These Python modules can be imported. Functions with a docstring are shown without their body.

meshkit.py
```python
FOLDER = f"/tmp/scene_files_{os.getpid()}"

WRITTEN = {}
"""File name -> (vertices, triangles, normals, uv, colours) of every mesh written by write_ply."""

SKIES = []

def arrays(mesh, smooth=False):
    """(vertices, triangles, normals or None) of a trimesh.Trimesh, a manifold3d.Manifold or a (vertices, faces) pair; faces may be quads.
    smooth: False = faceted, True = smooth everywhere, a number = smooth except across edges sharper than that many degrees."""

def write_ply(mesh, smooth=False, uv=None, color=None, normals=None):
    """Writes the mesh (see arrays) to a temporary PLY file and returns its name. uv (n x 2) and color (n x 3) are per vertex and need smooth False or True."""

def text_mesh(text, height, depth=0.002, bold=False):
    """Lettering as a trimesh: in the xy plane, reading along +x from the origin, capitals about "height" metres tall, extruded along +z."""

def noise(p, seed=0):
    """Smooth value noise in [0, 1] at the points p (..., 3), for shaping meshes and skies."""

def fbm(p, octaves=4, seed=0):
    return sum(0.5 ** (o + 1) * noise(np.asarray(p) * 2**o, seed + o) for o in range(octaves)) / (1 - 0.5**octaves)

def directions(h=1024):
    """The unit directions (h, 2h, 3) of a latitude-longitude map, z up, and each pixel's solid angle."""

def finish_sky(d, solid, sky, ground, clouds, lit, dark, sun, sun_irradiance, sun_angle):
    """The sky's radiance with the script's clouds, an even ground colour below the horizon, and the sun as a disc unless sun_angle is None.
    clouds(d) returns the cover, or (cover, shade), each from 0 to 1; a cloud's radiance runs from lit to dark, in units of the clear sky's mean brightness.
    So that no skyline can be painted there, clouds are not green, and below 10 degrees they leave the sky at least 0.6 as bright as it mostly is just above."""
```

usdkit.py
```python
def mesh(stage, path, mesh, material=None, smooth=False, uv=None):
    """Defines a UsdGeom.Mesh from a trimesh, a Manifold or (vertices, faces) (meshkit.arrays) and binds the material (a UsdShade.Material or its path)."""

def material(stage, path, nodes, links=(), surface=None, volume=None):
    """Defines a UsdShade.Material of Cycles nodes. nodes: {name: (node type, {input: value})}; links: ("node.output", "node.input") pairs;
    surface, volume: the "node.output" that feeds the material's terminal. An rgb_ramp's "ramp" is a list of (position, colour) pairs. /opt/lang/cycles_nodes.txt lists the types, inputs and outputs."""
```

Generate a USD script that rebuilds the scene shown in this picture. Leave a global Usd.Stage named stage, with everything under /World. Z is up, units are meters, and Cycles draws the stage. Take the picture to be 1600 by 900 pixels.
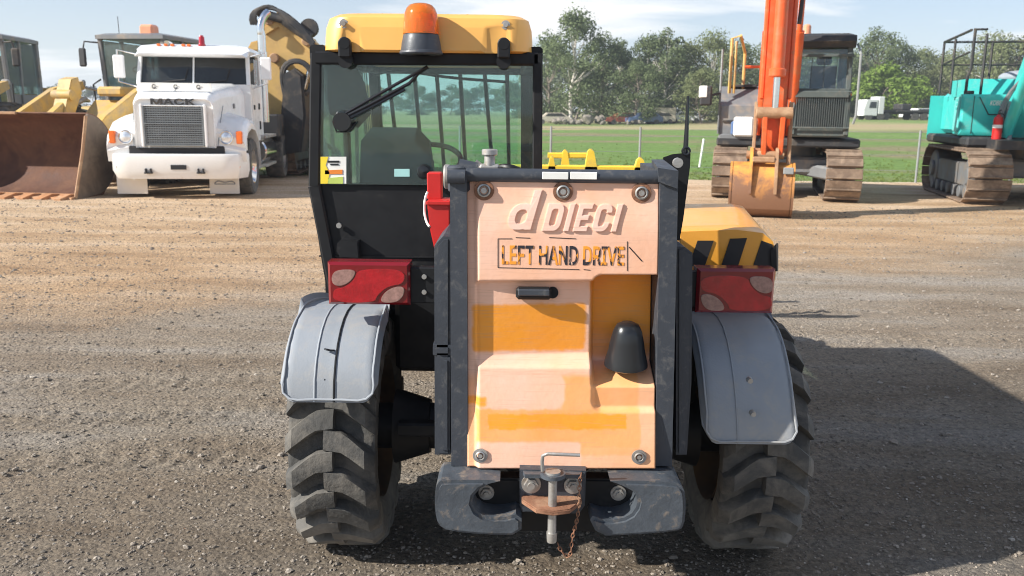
import math, numpy as np, trimesh, manifold3d, usdkit, meshkit
from manifold3d import Manifold, CrossSection
from pxr import Usd, UsdGeom, UsdLux, UsdShade, Gf, Sdf, Vt
rng = np.random.default_rng(7)
stage = Usd.Stage.CreateInMemory()
UsdGeom.SetStageUpAxis(stage, 'Z'); UsdGeom.SetStageMetersPerUnit(stage, 1.0)
UsdGeom.Xform.Define(stage, '/World'); UsdGeom.Scope.Define(stage, '/World/Looks')

# ---------------------------------------------------------------- camera, sky, sun, exposure
FPX, EYE = 1350.0, np.array([0, 0, 1.6])
PITCH, ROLL = math.atan(278/1350), math.radians(0.6)
EXPOSURE = 0.80
SUN_AZ, SUN_EL = math.radians(180+71), math.radians(32.5)     # compass-like, from +y towards +x
SKY_OFF = 6.0
SUN_I, SKY_S = 1.25, 0.060
Fw = np.array([0, math.cos(PITCH), -math.sin(PITCH)]); R0 = np.array([1., 0, 0]); U0 = np.array([0, math.sin(PITCH), math.cos(PITCH)])
Rt = R0*math.cos(ROLL)+U0*math.sin(ROLL); Up = U0*math.cos(ROLL)-R0*math.sin(ROLL)
cam = UsdGeom.Camera.Define(stage, '/World/camera')
cam.CreateHorizontalApertureAttr(36.0); cam.CreateVerticalApertureAttr(36*9/16); cam.CreateFocalLengthAttr(36*FPX/1600)
cam.CreateFStopAttr(6.3); cam.CreateFocusDistanceAttr(2.9); cam.CreateExposureAttr(EXPOSURE); cam.CreateClippingRangeAttr(Gf.Vec2f(0.05, 5000))
M4 = np.eye(4); M4[0, :3] = Rt; M4[1, :3] = Up; M4[2, :3] = -Fw; M4[3, :3] = EYE
cam.AddTransformOp().Set(Gf.Matrix4d(*M4.ravel().tolist()))
sun_dir = np.array([math.sin(SUN_AZ)*math.cos(SUN_EL), math.cos(SUN_AZ)*math.cos(SUN_EL), math.sin(SUN_EL)])
sun = UsdLux.DistantLight.Define(stage, '/World/sun')
sun.CreateIntensityAttr(SUN_I); sun.CreateAngleAttr(0.6); sun.CreateNormalizeAttr(True); sun.CreateColorAttr(Gf.Vec3f(1, .955, .88))
zc = sun_dir; xc = np.cross([0, 0, 1], zc); xc /= np.linalg.norm(xc); yc = np.cross(zc, xc)
S4 = np.eye(4); S4[0, :3] = xc; S4[1, :3] = yc; S4[2, :3] = zc
sun.AddTransformOp().Set(Gf.Matrix4d(*S4.ravel().tolist()))
sky_mat = usdkit.material(stage, '/World/Looks/sky', {
    'tc': ('texture_coordinate', {}), 'sep': ('separate_xyz', {}),
    'zz': ('math', {'math_type': 'add', 'value2': .22}), 'zm': ('math', {'math_type': 'maximum', 'value2': .08}),
    'comb': ('combine_xyz', {}), 'div': ('vector_math', {'vector_math_type': 'divide'} if False else {'math_type': 'divide'}),
    'map': ('mapping', {'scale': (1.0, 1.9, 1.0), 'location': (SKY_OFF, 1.7, 0)}),
    'n1': ('noise_texture', {'scale': .9, 'detail': 7., 'roughness': .52, 'distortion': .35}),
    'r1': ('rgb_ramp', {'ramp': [(0, (.03, .03, .03)), (.43, (.08, .08, .08)), (.54, (.55, .55, .55)), (.64, (1, 1, 1)), (1, (1, 1, 1))]}),
    'hz': ('map_range', {'from_min': -.02, 'from_max': .30, 'to_min': .66, 'to_max': .0, 'clamp': True}),
    'add': ('math', {'math_type': 'maximum'}),
    'sky': ('sky_texture', {'sky_type': 'single_scattering', 'sun_disc': False, 'sun_elevation': SUN_EL, 'sun_rotation': SUN_AZ, 'air_density': 1.0, 'aerosol_density': 1.2, 'ozone_density': 1.4}),
    'tint': ('mix', {'mix_type': 'multiply', 'fac': 1., 'color2': (.78, 1.06, 1.34)}), 'mx': ('mix', {'mix_type': 'mix', 'color2': (10.6, 10.7, 10.8)}),
    'bg': ('background_shader', {'strength': SKY_S})},
    [('tc.generated', 'sep.vector'), ('sep.z', 'zz.value1'), ('zz.value', 'zm.value1'), ('zm.value', 'comb.x'), ('zm.value', 'comb.y'), ('zm.value', 'comb.z'),
     ('tc.generated', 'div.vector1'), ('comb.vector', 'div.vector2'), ('div.vector', 'map.vector'), ('map.vector', 'n1.vector'), ('n1.fac', 'r1.fac'),
     ('sep.z', 'hz.value'), ('hz.result', 'add.value1'), ('r1.color', 'add.value2'), ('add.value', 'mx.fac'), ('sky.color', 'tint.color1'), ('tint.color', 'mx.color1'), ('mx.color', 'bg.color')], surface='bg.background')
dome = UsdLux.DomeLight.Define(stage, '/World/sky'); dome.CreateIntensityAttr(1.0)
UsdShade.MaterialBindingAPI.Apply(dome.GetPrim()).Bind(sky_mat)
dome.GetPrim().SetCustomDataByKey('kind', 'structure')

# ---------------------------------------------------------------- measuring: where a sight line meets a plane of real depth
def ray(u, v):
    return Fw + (u-800)/FPX*Rt - (v-450)/FPX*Up
def at(u, v, Y):
    d = ray(u, v); return EYE + d*(Y/d[1])
def ground_at(u, v, z=0.0):
    d = ray(u, v); return EYE + d*((z-EYE[2])/d[2])
def at2(u, v, Y):
    p = at(u, v, Y); return (p[0], p[2])

# ---------------------------------------------------------------- materials
MATS = {}
def mat(name, color, rough=.5, metal=0., var=.12, vscale=6., dirt=0., dirt_col=(.25, .18, .12), dirt_scale=3., bump=0., bscale=60., coat=0., low_dirt=None, spec=.5, emis=None):
    """A painted, rubber or metal surface: base colour with a slow tone drift, dust and scuffs, fine relief."""
    n = {'geo': ('geometry', {}), 'nz': ('noise_texture', {'scale': vscale, 'detail': 5., 'roughness': .6}),
         'vr': ('rgb_ramp', {'ramp': [(.25, tuple(c*(1-var) for c in color)), (.75, tuple(min(1, c*(1+var)) for c in color))]}),
         'p': ('principled_bsdf', {'roughness': rough, 'metallic': metal, 'coat_weight': coat, 'coat_roughness': .12, 'specular_ior_level': spec})}
    l = [('geo.position', 'nz.vector'), ('nz.fac', 'vr.fac')]
    last = 'vr.color'
    if dirt > 0:
        n['dn'] = ('noise_texture', {'scale': dirt_scale, 'detail': 8., 'roughness': .68, 'distortion': .4})
        n['dr'] = ('rgb_ramp', {'ramp': [(max(0, .62-dirt*.35), (0, 0, 0)), (min(1, .80-dirt*.2), (1, 1, 1))]})
        n['dm'] = ('mix', {'mix_type': 'mix', 'color2': dirt_col})
        l += [('geo.position', 'dn.vector'), ('dn.fac', 'dr.fac'), (last, 'dm.color1')]
        if low_dirt:
            n['sx'] = ('separate_xyz', {}); n['lr'] = ('map_range', {'from_min': low_dirt[0], 'from_max': low_dirt[1], 'to_min': low_dirt[2], 'to_max': 0., 'clamp': True})
            n['mx'] = ('math', {'math_type': 'add', 'use_clamp': True})
            l += [('geo.position', 'sx.vector'), ('sx.z', 'lr.value'), ('lr.result', 'mx.value1'), ('dr.color', 'mx.value2'), ('mx.value', 'dm.fac')]
        else:
            l += [('dr.color', 'dm.fac')]
        last = 'dm.color'
        n['rr'] = ('map_range', {'from_min': .35, 'from_max': .75, 'to_min': max(.05, rough-.08), 'to_max': min(1, rough+.25), 'clamp': True})
        l += [('dn.fac', 'rr.value'), ('rr.result', 'p.roughness')]
    l.append((last, 'p.base_color'))
    if bump > 0:
        n['bn'] = ('noise_texture', {'scale': bscale, 'detail': 4., 'roughness': .6}); n['b'] = ('bump', {'strength': 1., 'distance': bump})
        l += [('geo.position', 'bn.vector'), ('bn.fac', 'b.height'), ('b.normal', 'p.normal')]
    if emis:
        n['p'][1].update(emission_color=emis[0], emission_strength=emis[1])
    MATS[name] = usdkit.material(stage, '/World/Looks/'+name, n, l, surface='p.BSDF')
    return MATS[name]

DUST = (.30, .24, .18)
mat('frame_paint', (.038, .044, .055), .48, var=.12, dirt=.22, dirt_col=(.12, .115, .11), dirt_scale=28, bump=.0006, bscale=90)
mat('black_plastic', (.009, .0095, .011), .5, dirt=.1, dirt_col=(.035, .033, .03), dirt_scale=9, spec=.3)
mat('black_gloss', (.015, .016, .018), .25)
mat('fender_plastic', (.235, .255, .28), .62, var=.08, dirt=.35, dirt_col=(.30, .29, .275), dirt_scale=14, bump=.0006, bscale=160, low_dirt=(.56, .80, .45))
mat('rim_grey', (.33, .35, .375), .6, var=.08)
mat('guard_green', (.075, .09, .085), .6, dirt=.3, dirt_col=(.16, .14, .11), dirt_scale=5)
mat('bumper_steel', (.06, .07, .083), .42, var=.3, vscale=10, dirt=.22, dirt_col=(.24, .19, .145), dirt_scale=26, bump=.003, bscale=26)
mat('rust', (.22, .10, .055), .85, var=.35, vscale=14, dirt=.4, dirt_col=(.34, .20, .12), dirt_scale=12, bump=.003, bscale=50)
mat('bare_steel', (.42, .41, .39), .45, metal=.7, var=.2, dirt=.35, dirt_col=(.22, .16, .11), dirt_scale=15)
mat('tyre_rubber', (.060, .058, .054), .88, var=.2, dirt=.55, dirt_col=(.165, .148, .125), dirt_scale=9, bump=.0035, bscale=45, low_dirt=(.0, .30, .65))
mat('rim_paint', (.10, .055, .025), .7, var=.3, dirt=.6, dirt_col=(.05, .042, .035), dirt_scale=4)
mat('machine_yellow', (.80, .36, .045), .34, var=.05, vscale=2, dirt=.15, dirt_col=(.72, .42, .16), dirt_scale=3, coat=.25)
mat('roof_yellow', (.80, .42, .10), .42, var=.06, vscale=3, dirt=.2, dirt_col=(.76, .5, .22), dirt_scale=4, coat=.15)
mat('bright_yellow', (.82, .55, .05), .45, dirt=.2, dirt_col=(.5, .35, .15))
mat('safety_red', (.50, .018, .015), .4, var=.15, dirt=.2, dirt_col=(.35, .12, .09))
mat('lens_red', (.36, .005, .012), .12, var=.3, vscale=25, coat=.8, bump=.0010, bscale=110)
mat('lens_dark_red', (.17, .004, .008), .16, var=.1, coat=.6)
mat('lens_clear', (.30, .17, .145), .12, var=.35, vscale=60, coat=.8, bump=.0010, bscale=110)
mat('white_label', (.78, .77, .72), .5, dirt=.2, dirt_col=(.5, .45, .38))
mat('label_yellow', (.82, .62, .04), .5)
mat('label_orange', (.75, .22, .03), .5)
mat('label_green', (.45, .55, .12), .5)
mat('label_teal', (.35, .62, .60), .5)
mat('seat_fabric', (.040, .048, .066), .85)
mat('ink_black', (.012, .012, .014), .6)
mat('truck_white', (.80, .80, .79), .28, var=.03, vscale=1.5, dirt=.12, dirt_col=(.62, .58, .52), dirt_scale=2.2, coat=.4, low_dirt=(.35, 1.05, .55))
mat('chrome', (.75, .75, .75), .14, metal=1., var=.05)
mat('grille_grey', (.22, .24, .25), .4, metal=.6)
mat('headlight', (.72, .76, .80), .08, metal=.5, var=.2, vscale=30, coat=1)
mat('amber', (.80, .16, .02), .2, coat=.6)
mat('cat_yellow', (.56, .355, .09), .55, var=.15, vscale=3, dirt=.6, dirt_col=(.36, .275, .17), dirt_scale=4.)
mat('pump_yellow', (.56, .36, .12), .5, var=.12, vscale=3, dirt=.4, dirt_col=(.42, .27, .12), dirt_scale=2.5)
mat('bucket_rust', (.095, .038, .021), .8, var=.35, vscale=2.6, dirt=.5, dirt_col=(.17, .082, .045), dirt_scale=1.6, bump=.01, bscale=9)
mat('bucket_side', (.13, .095, .07), .85, var=.25, vscale=3, dirt=.5, dirt_col=(.22, .17, .125), dirt_scale=2.5)
mat('lip_rust', (.42, .20, .09), .8, var=.25, vscale=8, dirt=.4, dirt_col=(.5, .33, .2), dirt_scale=5)
mat('digger_orange', (.66, .098, .018), .42, var=.12, vscale=4, dirt=.35, dirt_col=(.42, .15, .06), dirt_scale=5, coat=.15)
mat('digger_bucket', (.72, .31, .05), .6, var=.15, vscale=4, dirt=.6, dirt_col=(.20, .10, .055), dirt_scale=3.2, low_dirt=(.22, .82, 1.1))
mat('digger_grey', (.16, .165, .17), .5, dirt=.35, dirt_col=DUST, dirt_scale=3)
mat('digger_dark', (.028, .028, .03), .6, dirt=.35, dirt_col=(.12, .095, .07), dirt_scale=3)
mat('track_shoe', (.155, .105, .072), .85, var=.3, vscale=6, dirt=.55, dirt_col=(.30, .215, .15), dirt_scale=5, bump=.004, bscale=30)
mat('track_frame', (.13, .135, .14), .6, dirt=.5, dirt_col=(.2, .15, .1), dirt_scale=3.5)
mat('pin_brown', (.30, .17, .09), .7, dirt=.4, dirt_col=(.45, .3, .18), dirt_scale=7)
mat('digger_teal', (.045, .46, .42), .38, var=.06, vscale=2, dirt=.2, dirt_col=(.2, .45, .4), dirt_scale=3, coat=.2)
mat('teal_light', (.16, .60, .56), .42, var=.06, dirt=.2, dirt_col=(.3, .5, .45))
mat('galvanised', (.24, .25, .25), .6)
mat('tarp_grey', (.25, .27, .30), .8)
mat('car_blue', (.10, .16, .30), .3, coat=.5)
mat('car_beige', (.55, .48, .38), .4, coat=.3)
mat('car_white', (.72, .72, .71), .3, coat=.4)
mat('car_red', (.34, .08, .05), .4, coat=.3)
mat('boulder', (.20, .175, .145), .9, var=.3, vscale=2)
mat('bark', (.20, .165, .13), .9, var=.4, vscale=3)
mat('bark_pale', (.50, .46, .40), .9, var=.3, vscale=3)
mat('pink_sign', (.62, .36, .24), .6)

def glass(name, tint, dust=.04, refl=(1, 1, 1)):
    MATS[name] = usdkit.material(stage, '/World/Looks/'+name, {
        't': ('transparent_bsdf', {'color': tint}), 'g': ('glossy_bsdf', {'color': refl, 'roughness': .03}), 'f': ('fresnel', {'IOR': 1.5}),
        'm': ('mix_closure', {}), 'd': ('diffuse_bsdf', {'color': (.62, .62, .58)}), 'm2': ('mix_closure', {'fac': dust})},
        [('f.fac', 'm.fac'), ('t.BSDF', 'm.closure1'), ('g.BSDF', 'm.closure2'), ('m.closure', 'm2.closure1'), ('d.BSDF', 'm2.closure2')], surface='m2.closure')
glass('cab_glass', (.80, .95, .92), .02)
glass('dusty_glass', (.80, .93, .95), .05)
glass('side_glass', (.84, .94, .92), .03)
glass('dark_glass', (.20, .27, .28))
MATS['amber_glass'] = usdkit.material(stage, '/World/Looks/amber_glass', {'p': ('principled_bsdf', {'base_color': (1, .38, .06), 'roughness': .10, 'transmission_weight': .75, 'ior': 1.3, 'coat_weight': .3})}, [], surface='p.BSDF')
MATS['pink_lamp'] = mat('pink_lamp', (.75, .30, .17), .3)

# rear cover: sun-faded film over fresh orange where stickers were
MATS['faded_cover'] = usdkit.material(stage, '/World/Looks/faded_cover', {
    'geo': ('geometry', {}), 'a': ('attribute', {'attribute': 'fresh'}),
    'n': ('noise_texture', {'scale': 5., 'detail': 6., 'roughness': .62}), 'n2': ('noise_texture', {'scale': 60., 'detail': 3.}),
    'pk': ('rgb_ramp', {'ramp': [(.3, (.80, .47, .335)), (.55, (.81, .53, .42)), (.75, (.83, .59, .50))]}),
    'og': ('rgb_ramp', {'ramp': [(.3, (.84, .29, .014)), (.7, (.88, .34, .022))]}),
    'm': ('mix', {}), 'b': ('bump', {'strength': .5, 'distance': .0012}),
    'sc': ('mapping', {'scale': (6., 6., 160.)}), 'n3': ('noise_texture', {'scale': 1.6, 'detail': 5., 'roughness': .6}),
    'sr': ('rgb_ramp', {'ramp': [(.55, (0, 0, 0)), (.78, (.55, .55, .55))]}), 'm2': ('mix', {'color2': (.50, .30, .20)}),
    'p': ('principled_bsdf', {'roughness': .5, 'specular_ior_level': .35})},
    [('geo.position', 'n.vector'), ('geo.position', 'n2.vector'), ('n.fac', 'pk.fac'), ('n.fac', 'og.fac'), ('pk.color', 'm.color1'), ('og.color', 'm.color2'), ('a.fac', 'm.fac'),
     ('geo.position', 'sc.vector'), ('sc.vector', 'n3.vector'), ('n3.fac', 'sr.fac'), ('sr.color', 'm2.fac'), ('m.color', 'm2.color1'),
     ('m2.color', 'p.base_color'), ('n2.fac', 'b.height'), ('b.normal', 'p.normal')], surface='p.BSDF')
MATS['worn_letters'] = usdkit.material(stage, '/World/Looks/worn_letters', {
    'geo': ('geometry', {}), 'mp': ('mapping', {'scale': (26., 26., 12.), 'location': (1.3, .4, .9)}), 'n': ('noise_texture', {'scale': 1., 'detail': 4., 'roughness': .6, 'distortion': .6}),
    'r': ('rgb_ramp', {'ramp': [(.38, (.84, .32, .03)), (.47, (.84, .32, .03)), (.50, (.02, .02, .028)), (.64, (.02, .02, .028)), (.68, (.78, .5, .36))]}),
    'p': ('principled_bsdf', {'roughness': .5})}, [('geo.position', 'mp.vector'), ('mp.vector', 'n.vector'), ('n.fac', 'r.fac'), ('r.color', 'p.base_color')], surface='p.BSDF')

def leaf_mat(name, lo, hi, trans):
    MATS[name] = usdkit.material(stage, '/World/Looks/'+name, {
        'geo': ('geometry', {}), 'oi': ('object_info', {}), 'n': ('noise_texture', {'scale': .55, 'detail': 3.}), 'nf': ('noise_texture', {'scale': 4., 'detail': 2.}),
        'ad': ('math', {'math_type': 'add'}), 'ad2': ('math', {'math_type': 'multiply_add', 'value2': .5, 'value3': 0.}),
        'r': ('rgb_ramp', {'ramp': [(.3, lo), (.7, hi)]}),
        'd': ('diffuse_bsdf', {}), 't': ('translucent_bsdf', {}), 'm': ('mix_closure', {'fac': trans})},
        [('geo.position', 'n.vector'), ('geo.position', 'nf.vector'), ('n.fac', 'ad.value1'), ('nf.fac', 'ad.value2'), ('ad.value', 'ad2.value1'), ('ad2.value', 'r.fac'),
         ('r.color', 'd.color'), ('r.color', 't.color'), ('d.BSDF', 'm.closure1'), ('t.BSDF', 'm.closure2')], surface='m.closure')
leaf_mat('gum_leaves', (.090, .120, .060), (.205, .245, .120), .25)
leaf_mat('olive_leaves', (.12, .145, .07), (.26, .285, .135), .28)
leaf_mat('bright_leaves', (.10, .16, .035), (.24, .33, .075), .3)
leaf_mat('far_leaves', (.10, .125, .085), (.19, .215, .135), .25)
leaf_mat('grass_blades', (.10, .16, .04), (.25, .29, .09), .3)

# ground materials
MATS['yard'] = usdkit.material(stage, '/World/Looks/yard', {
    'geo': ('geometry', {}), 'sx': ('separate_xyz', {}),
    'wob': ('noise_texture', {'scale': .35, 'detail': 5., 'roughness': .6}), 'mw': ('math', {'math_type': 'multiply_add', 'value2': 5.0, 'value3': -2.5}),
    'yy': ('math', {'math_type': 'add'}),
    'slx': ('math', {'math_type': 'multiply_add', 'value2': -.36}),
    'mr': ('map_range', {'from_min': 2., 'from_max': 22., 'to_min': 0., 'to_max': 1., 'clamp': True}),
    'band': ('rgb_ramp', {'ramp': [(0, (.205, .176, .142)), (.05, (.235, .200, .160)), (.11, (.29, .242, .19)), (.20, (.315, .264, .210)), (.265, (.34, .282, .222)), (.31, (.42, .312, .215)), (.37, (.49, .338, .210)), (.58, (.55, .392, .25)), (.8, (.60, .455, .315)), (1, (.60, .46, .32))]}),
    'pm': ('mapping', {'scale': (.30, 1.25, 1.), 'rotation': (0, 0, .20)}), 'pn': ('noise_texture', {'scale': 1.3, 'detail': 7., 'roughness': .66}),
    'pr': ('rgb_ramp', {'ramp': [(.30, (.68, .61, .54)), (.44, (.92, .88, .83)), (.53, (1.04, 1.03, 1.01)), (.60, (1.10, 1.14, 1.20)), (.70, (1.25, 1.31, 1.40))]}),
    'mul': ('mix', {'mix_type': 'multiply', 'fac': 1.}),
    'fn': ('noise_texture', {'scale': 45., 'detail': 6., 'roughness': .8}), 'fr': ('rgb_ramp', {'ramp': [(.33, (.6, .6, .61)), (.5, (.97, .97, .97)), (.68, (1.32, 1.3, 1.28))]}),
    'mul2': ('mix', {'mix_type': 'multiply', 'fac': 1.}),
    'vo': ('voronoi_texture', {'scale': 55., 'randomness': 1.}), 'vr': ('rgb_ramp', {'ramp': [(0, (.68, .68, .7)), (.5, (1, 1, 1)), (1, (1.28, 1.26, 1.22))]}),
    'bw': ('rgb_to_bw', {}), 'mul3': ('mix', {'mix_type': 'multiply', 'fac': .8}),
    'cn': ('noise_texture', {'scale': 9., 'detail': 8., 'roughness': .72}),
    'hadd': ('math', {'math_type': 'multiply_add', 'value2': -.8}), 'b': ('bump', {'strength': .8, 'distance': .02}), 'b2': ('bump', {'strength': .9, 'distance': .05}),
    'p': ('principled_bsdf', {'roughness': .95, 'specular_ior_level': .2})},
    [('geo.position', 'sx.vector'), ('geo.position', 'wob.vector'), ('wob.fac', 'mw.value1'), ('sx.y', 'yy.value1'), ('mw.value', 'yy.value2'), ('sx.x', 'slx.value1'), ('yy.value', 'slx.value3'),
     ('slx.value', 'mr.value'), ('mr.result', 'band.fac'), ('geo.position', 'pm.vector'), ('pm.vector', 'pn.vector'), ('pn.fac', 'pr.fac'), ('band.color', 'mul.color1'), ('pr.color', 'mul.color2'),
     ('geo.position', 'fn.vector'), ('fn.fac', 'fr.fac'), ('mul.color', 'mul2.color1'), ('fr.color', 'mul2.color2'),
     ('geo.position', 'vo.vector'), ('vo.color', 'bw.color'), ('bw.val', 'vr.fac'), ('mul2.color', 'mul3.color1'), ('vr.color', 'mul3.color2'), ('mul3.color', 'p.base_color'),
     ('geo.position', 'cn.vector'), ('vo.distance', 'hadd.value1'), ('fn.fac', 'hadd.value3'), ('hadd.value', 'b.height'), ('cn.fac', 'b2.height'), ('b2.normal', 'b.normal'), ('b.normal', 'p.normal')], surface='p.BSDF')
MATS['field'] = usdkit.material(stage, '/World/Looks/field', {
    'geo': ('geometry', {}), 'sx': ('separate_xyz', {}),
    'mp': ('mapping', {'scale': (.035, .09, 1.)}), 'n': ('noise_texture', {'scale': 1., 'detail': 6., 'roughness': .62}),
    'r': ('rgb_ramp', {'ramp': [(.30, (.26, .20, .135)), (.42, (.22, .20, .11)), (.49, (.140, .222, .062)), (.62, (.155, .240, .072)), (.72, (.24, .24, .115))]}),
    'nf': ('noise_texture', {'scale': 2.2, 'detail': 8., 'roughness': .75}), 'fr': ('rgb_ramp', {'ramp': [(.3, (.6, .6, .6)), (.7, (1.35, 1.35, 1.3))]}),
    'mul': ('mix', {'mix_type': 'multiply', 'fac': 1.}),
    'wob': ('noise_texture', {'scale': .05, 'detail': 3.}), 'mw': ('math', {'math_type': 'multiply_add', 'value2': 34., 'value3': -17.}), 'yy': ('math', {'math_type': 'add'}),
    'mr': ('map_range', {'from_min': 18., 'from_max': 128., 'to_min': 0., 'to_max': 1., 'clamp': True}),
    'pb': ('rgb_ramp', {'ramp': [(0, (.75, .75, .75)), (.035, (.25, .25, .25)), (.06, (0, 0, 0)), (.50, (0, 0, 0)), (.56, (.75, .75, .75)), (.66, (.65, .65, .65)), (.72, (.05, .05, .05)), (.9, (.35, .35, .35)), (1, (.5, .5, .5))]}),
    'pm': ('mix', {'color2': (.42, .32, .20)}),
    'b': ('bump', {'strength': .7, 'distance': .15}),
    'p': ('principled_bsdf', {'roughness': .95, 'specular_ior_level': .15})},
    [('geo.position', 'mp.vector'), ('mp.vector', 'n.vector'), ('n.fac', 'r.fac'), ('geo.position', 'nf.vector'), ('nf.fac', 'fr.fac'), ('r.color', 'mul.color1'), ('fr.color', 'mul.color2'),
     ('geo.position', 'sx.vector'), ('geo.position', 'wob.vector'), ('wob.fac', 'mw.value1'), ('sx.y', 'yy.value1'), ('mw.value', 'yy.value2'), ('yy.value', 'mr.value'), ('mr.result', 'pb.fac'),
     ('mul.color', 'pm.color1'), ('pb.color', 'pm.fac'), ('pm.color', 'p.base_color'), ('nf.fac', 'b.height'), ('b.normal', 'p.normal')], surface='p.BSDF')
MATS['gravel'] = usdkit.material(stage, '/World/Looks/gravel', {
    'oi': ('object_info', {}), 'r': ('rgb_ramp', {'ramp': [(0, (.13, .113, .094)), (.35, (.20, .170, .138)), (.75, (.26, .22, .18)), (.98, (.31, .27, .225)), (1, (.42, .38, .33))]}),
    'p': ('principled_bsdf', {'roughness': .9, 'specular_ior_level': .25})}, [('oi.random', 'r.fac'), ('r.color', 'p.base_color')], surface='p.BSDF')

# ---------------------------------------------------------------- shapes
def tm(m):
    if isinstance(m, trimesh.Trimesh): return m
    k = m.to_mesh(); return trimesh.Trimesh(np.array(k.vert_properties[:, :3]), np.array(k.tri_verts), process=False)
def hull(pts):
    return tm(Manifold.hull_points(np.asarray(pts, float)))
def cat(*ms):
    out = []
    for m in ms: out += m if isinstance(m, list) else [m]
    return trimesh.util.concatenate([tm(m) for m in out])
def box(c, s, b=None):
    c, h = np.asarray(c, float), np.asarray(s, float)/2
    b = min(h)*.25 if b is None else min(b, min(h)*.9)
    pts = []
    for sx in (-1, 1):
        for sy in (-1, 1):
            for sz in (-1, 1):
                for k in range(3):
                    e = h-b; e[k] = h[k]; pts.append(c+e*(sx, sy, sz))
    return hull(pts)
def lohi(lo, hi, b=None):
    lo, hi = np.minimum(lo, hi), np.maximum(lo, hi); return box((lo+hi)/2, hi-lo, b)
def frame_of(d):
    d = np.asarray(d, float); d = d/np.linalg.norm(d); a = np.cross(d, [0, 0, 1.] if abs(d[2]) < .9 else [1., 0, 0]); a /= np.linalg.norm(a)
    return d, a, np.cross(d, a)
def cyl(p0, p1, r0, r1=None, n=20, b=0.):
    p0, p1 = np.asarray(p0, float), np.asarray(p1, float); r1 = r0 if r1 is None else r1
    d, a, c = frame_of(p1-p0); t = np.arange(n)*2*np.pi/n; ring = np.cos(t)[:, None]*a+np.sin(t)[:, None]*c
    if b: pts = [p0+ring*(r0-b), p0+d*b+ring*r0, p1-d*b+ring*r1, p1+ring*(r1-b)]
    else: pts = [p0+ring*r0, p1+ring*r1]
    return hull(np.vstack(pts))
def tube(pts, r, n=8):
    p = np.asarray(pts, float); t = np.gradient(p, axis=0); t /= np.linalg.norm(t, axis=1, keepdims=True)+1e-12
    r = np.broadcast_to(r, (len(p),)); d, a, _ = frame_of(t[0]); A = []
    for k in range(len(p)):
        a = a-t[k]*np.dot(a, t[k]); a /= np.linalg.norm(a); A.append(a)
    A = np.array(A); B = np.cross(t, A); ang = np.arange(n)*2*np.pi/n
    v = (p[:, None]+r[:, None, None]*(np.cos(ang)[None, :, None]*A[:, None]+np.sin(ang)[None, :, None]*B[:, None])).reshape(-1, 3)
    f = []
    for i in range(len(p)-1):
        for j in range(n):
            q = [i*n+j, i*n+(j+1) % n, (i+1)*n+(j+1) % n, (i+1)*n+j]; f += [[q[0], q[1], q[2]], [q[0], q[2], q[3]]]
    c0, c1 = len(v), len(v)+1; v = np.vstack([v, p[0], p[-1]]); e = (len(p)-1)*n
    for j in range(n): f += [[c0, (j+1) % n, j], [c1, e+j, e+(j+1) % n]]
    return trimesh.Trimesh(v, f, process=False)
def smooth_path(pts, n=24):
    from scipy.interpolate import CubicSpline
    p = np.asarray(pts, float); s = np.r_[0, np.cumsum(np.linalg.norm(np.diff(p, axis=0), axis=1))]
    return CubicSpline(s, p)(np.linspace(0, s[-1], n))
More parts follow.
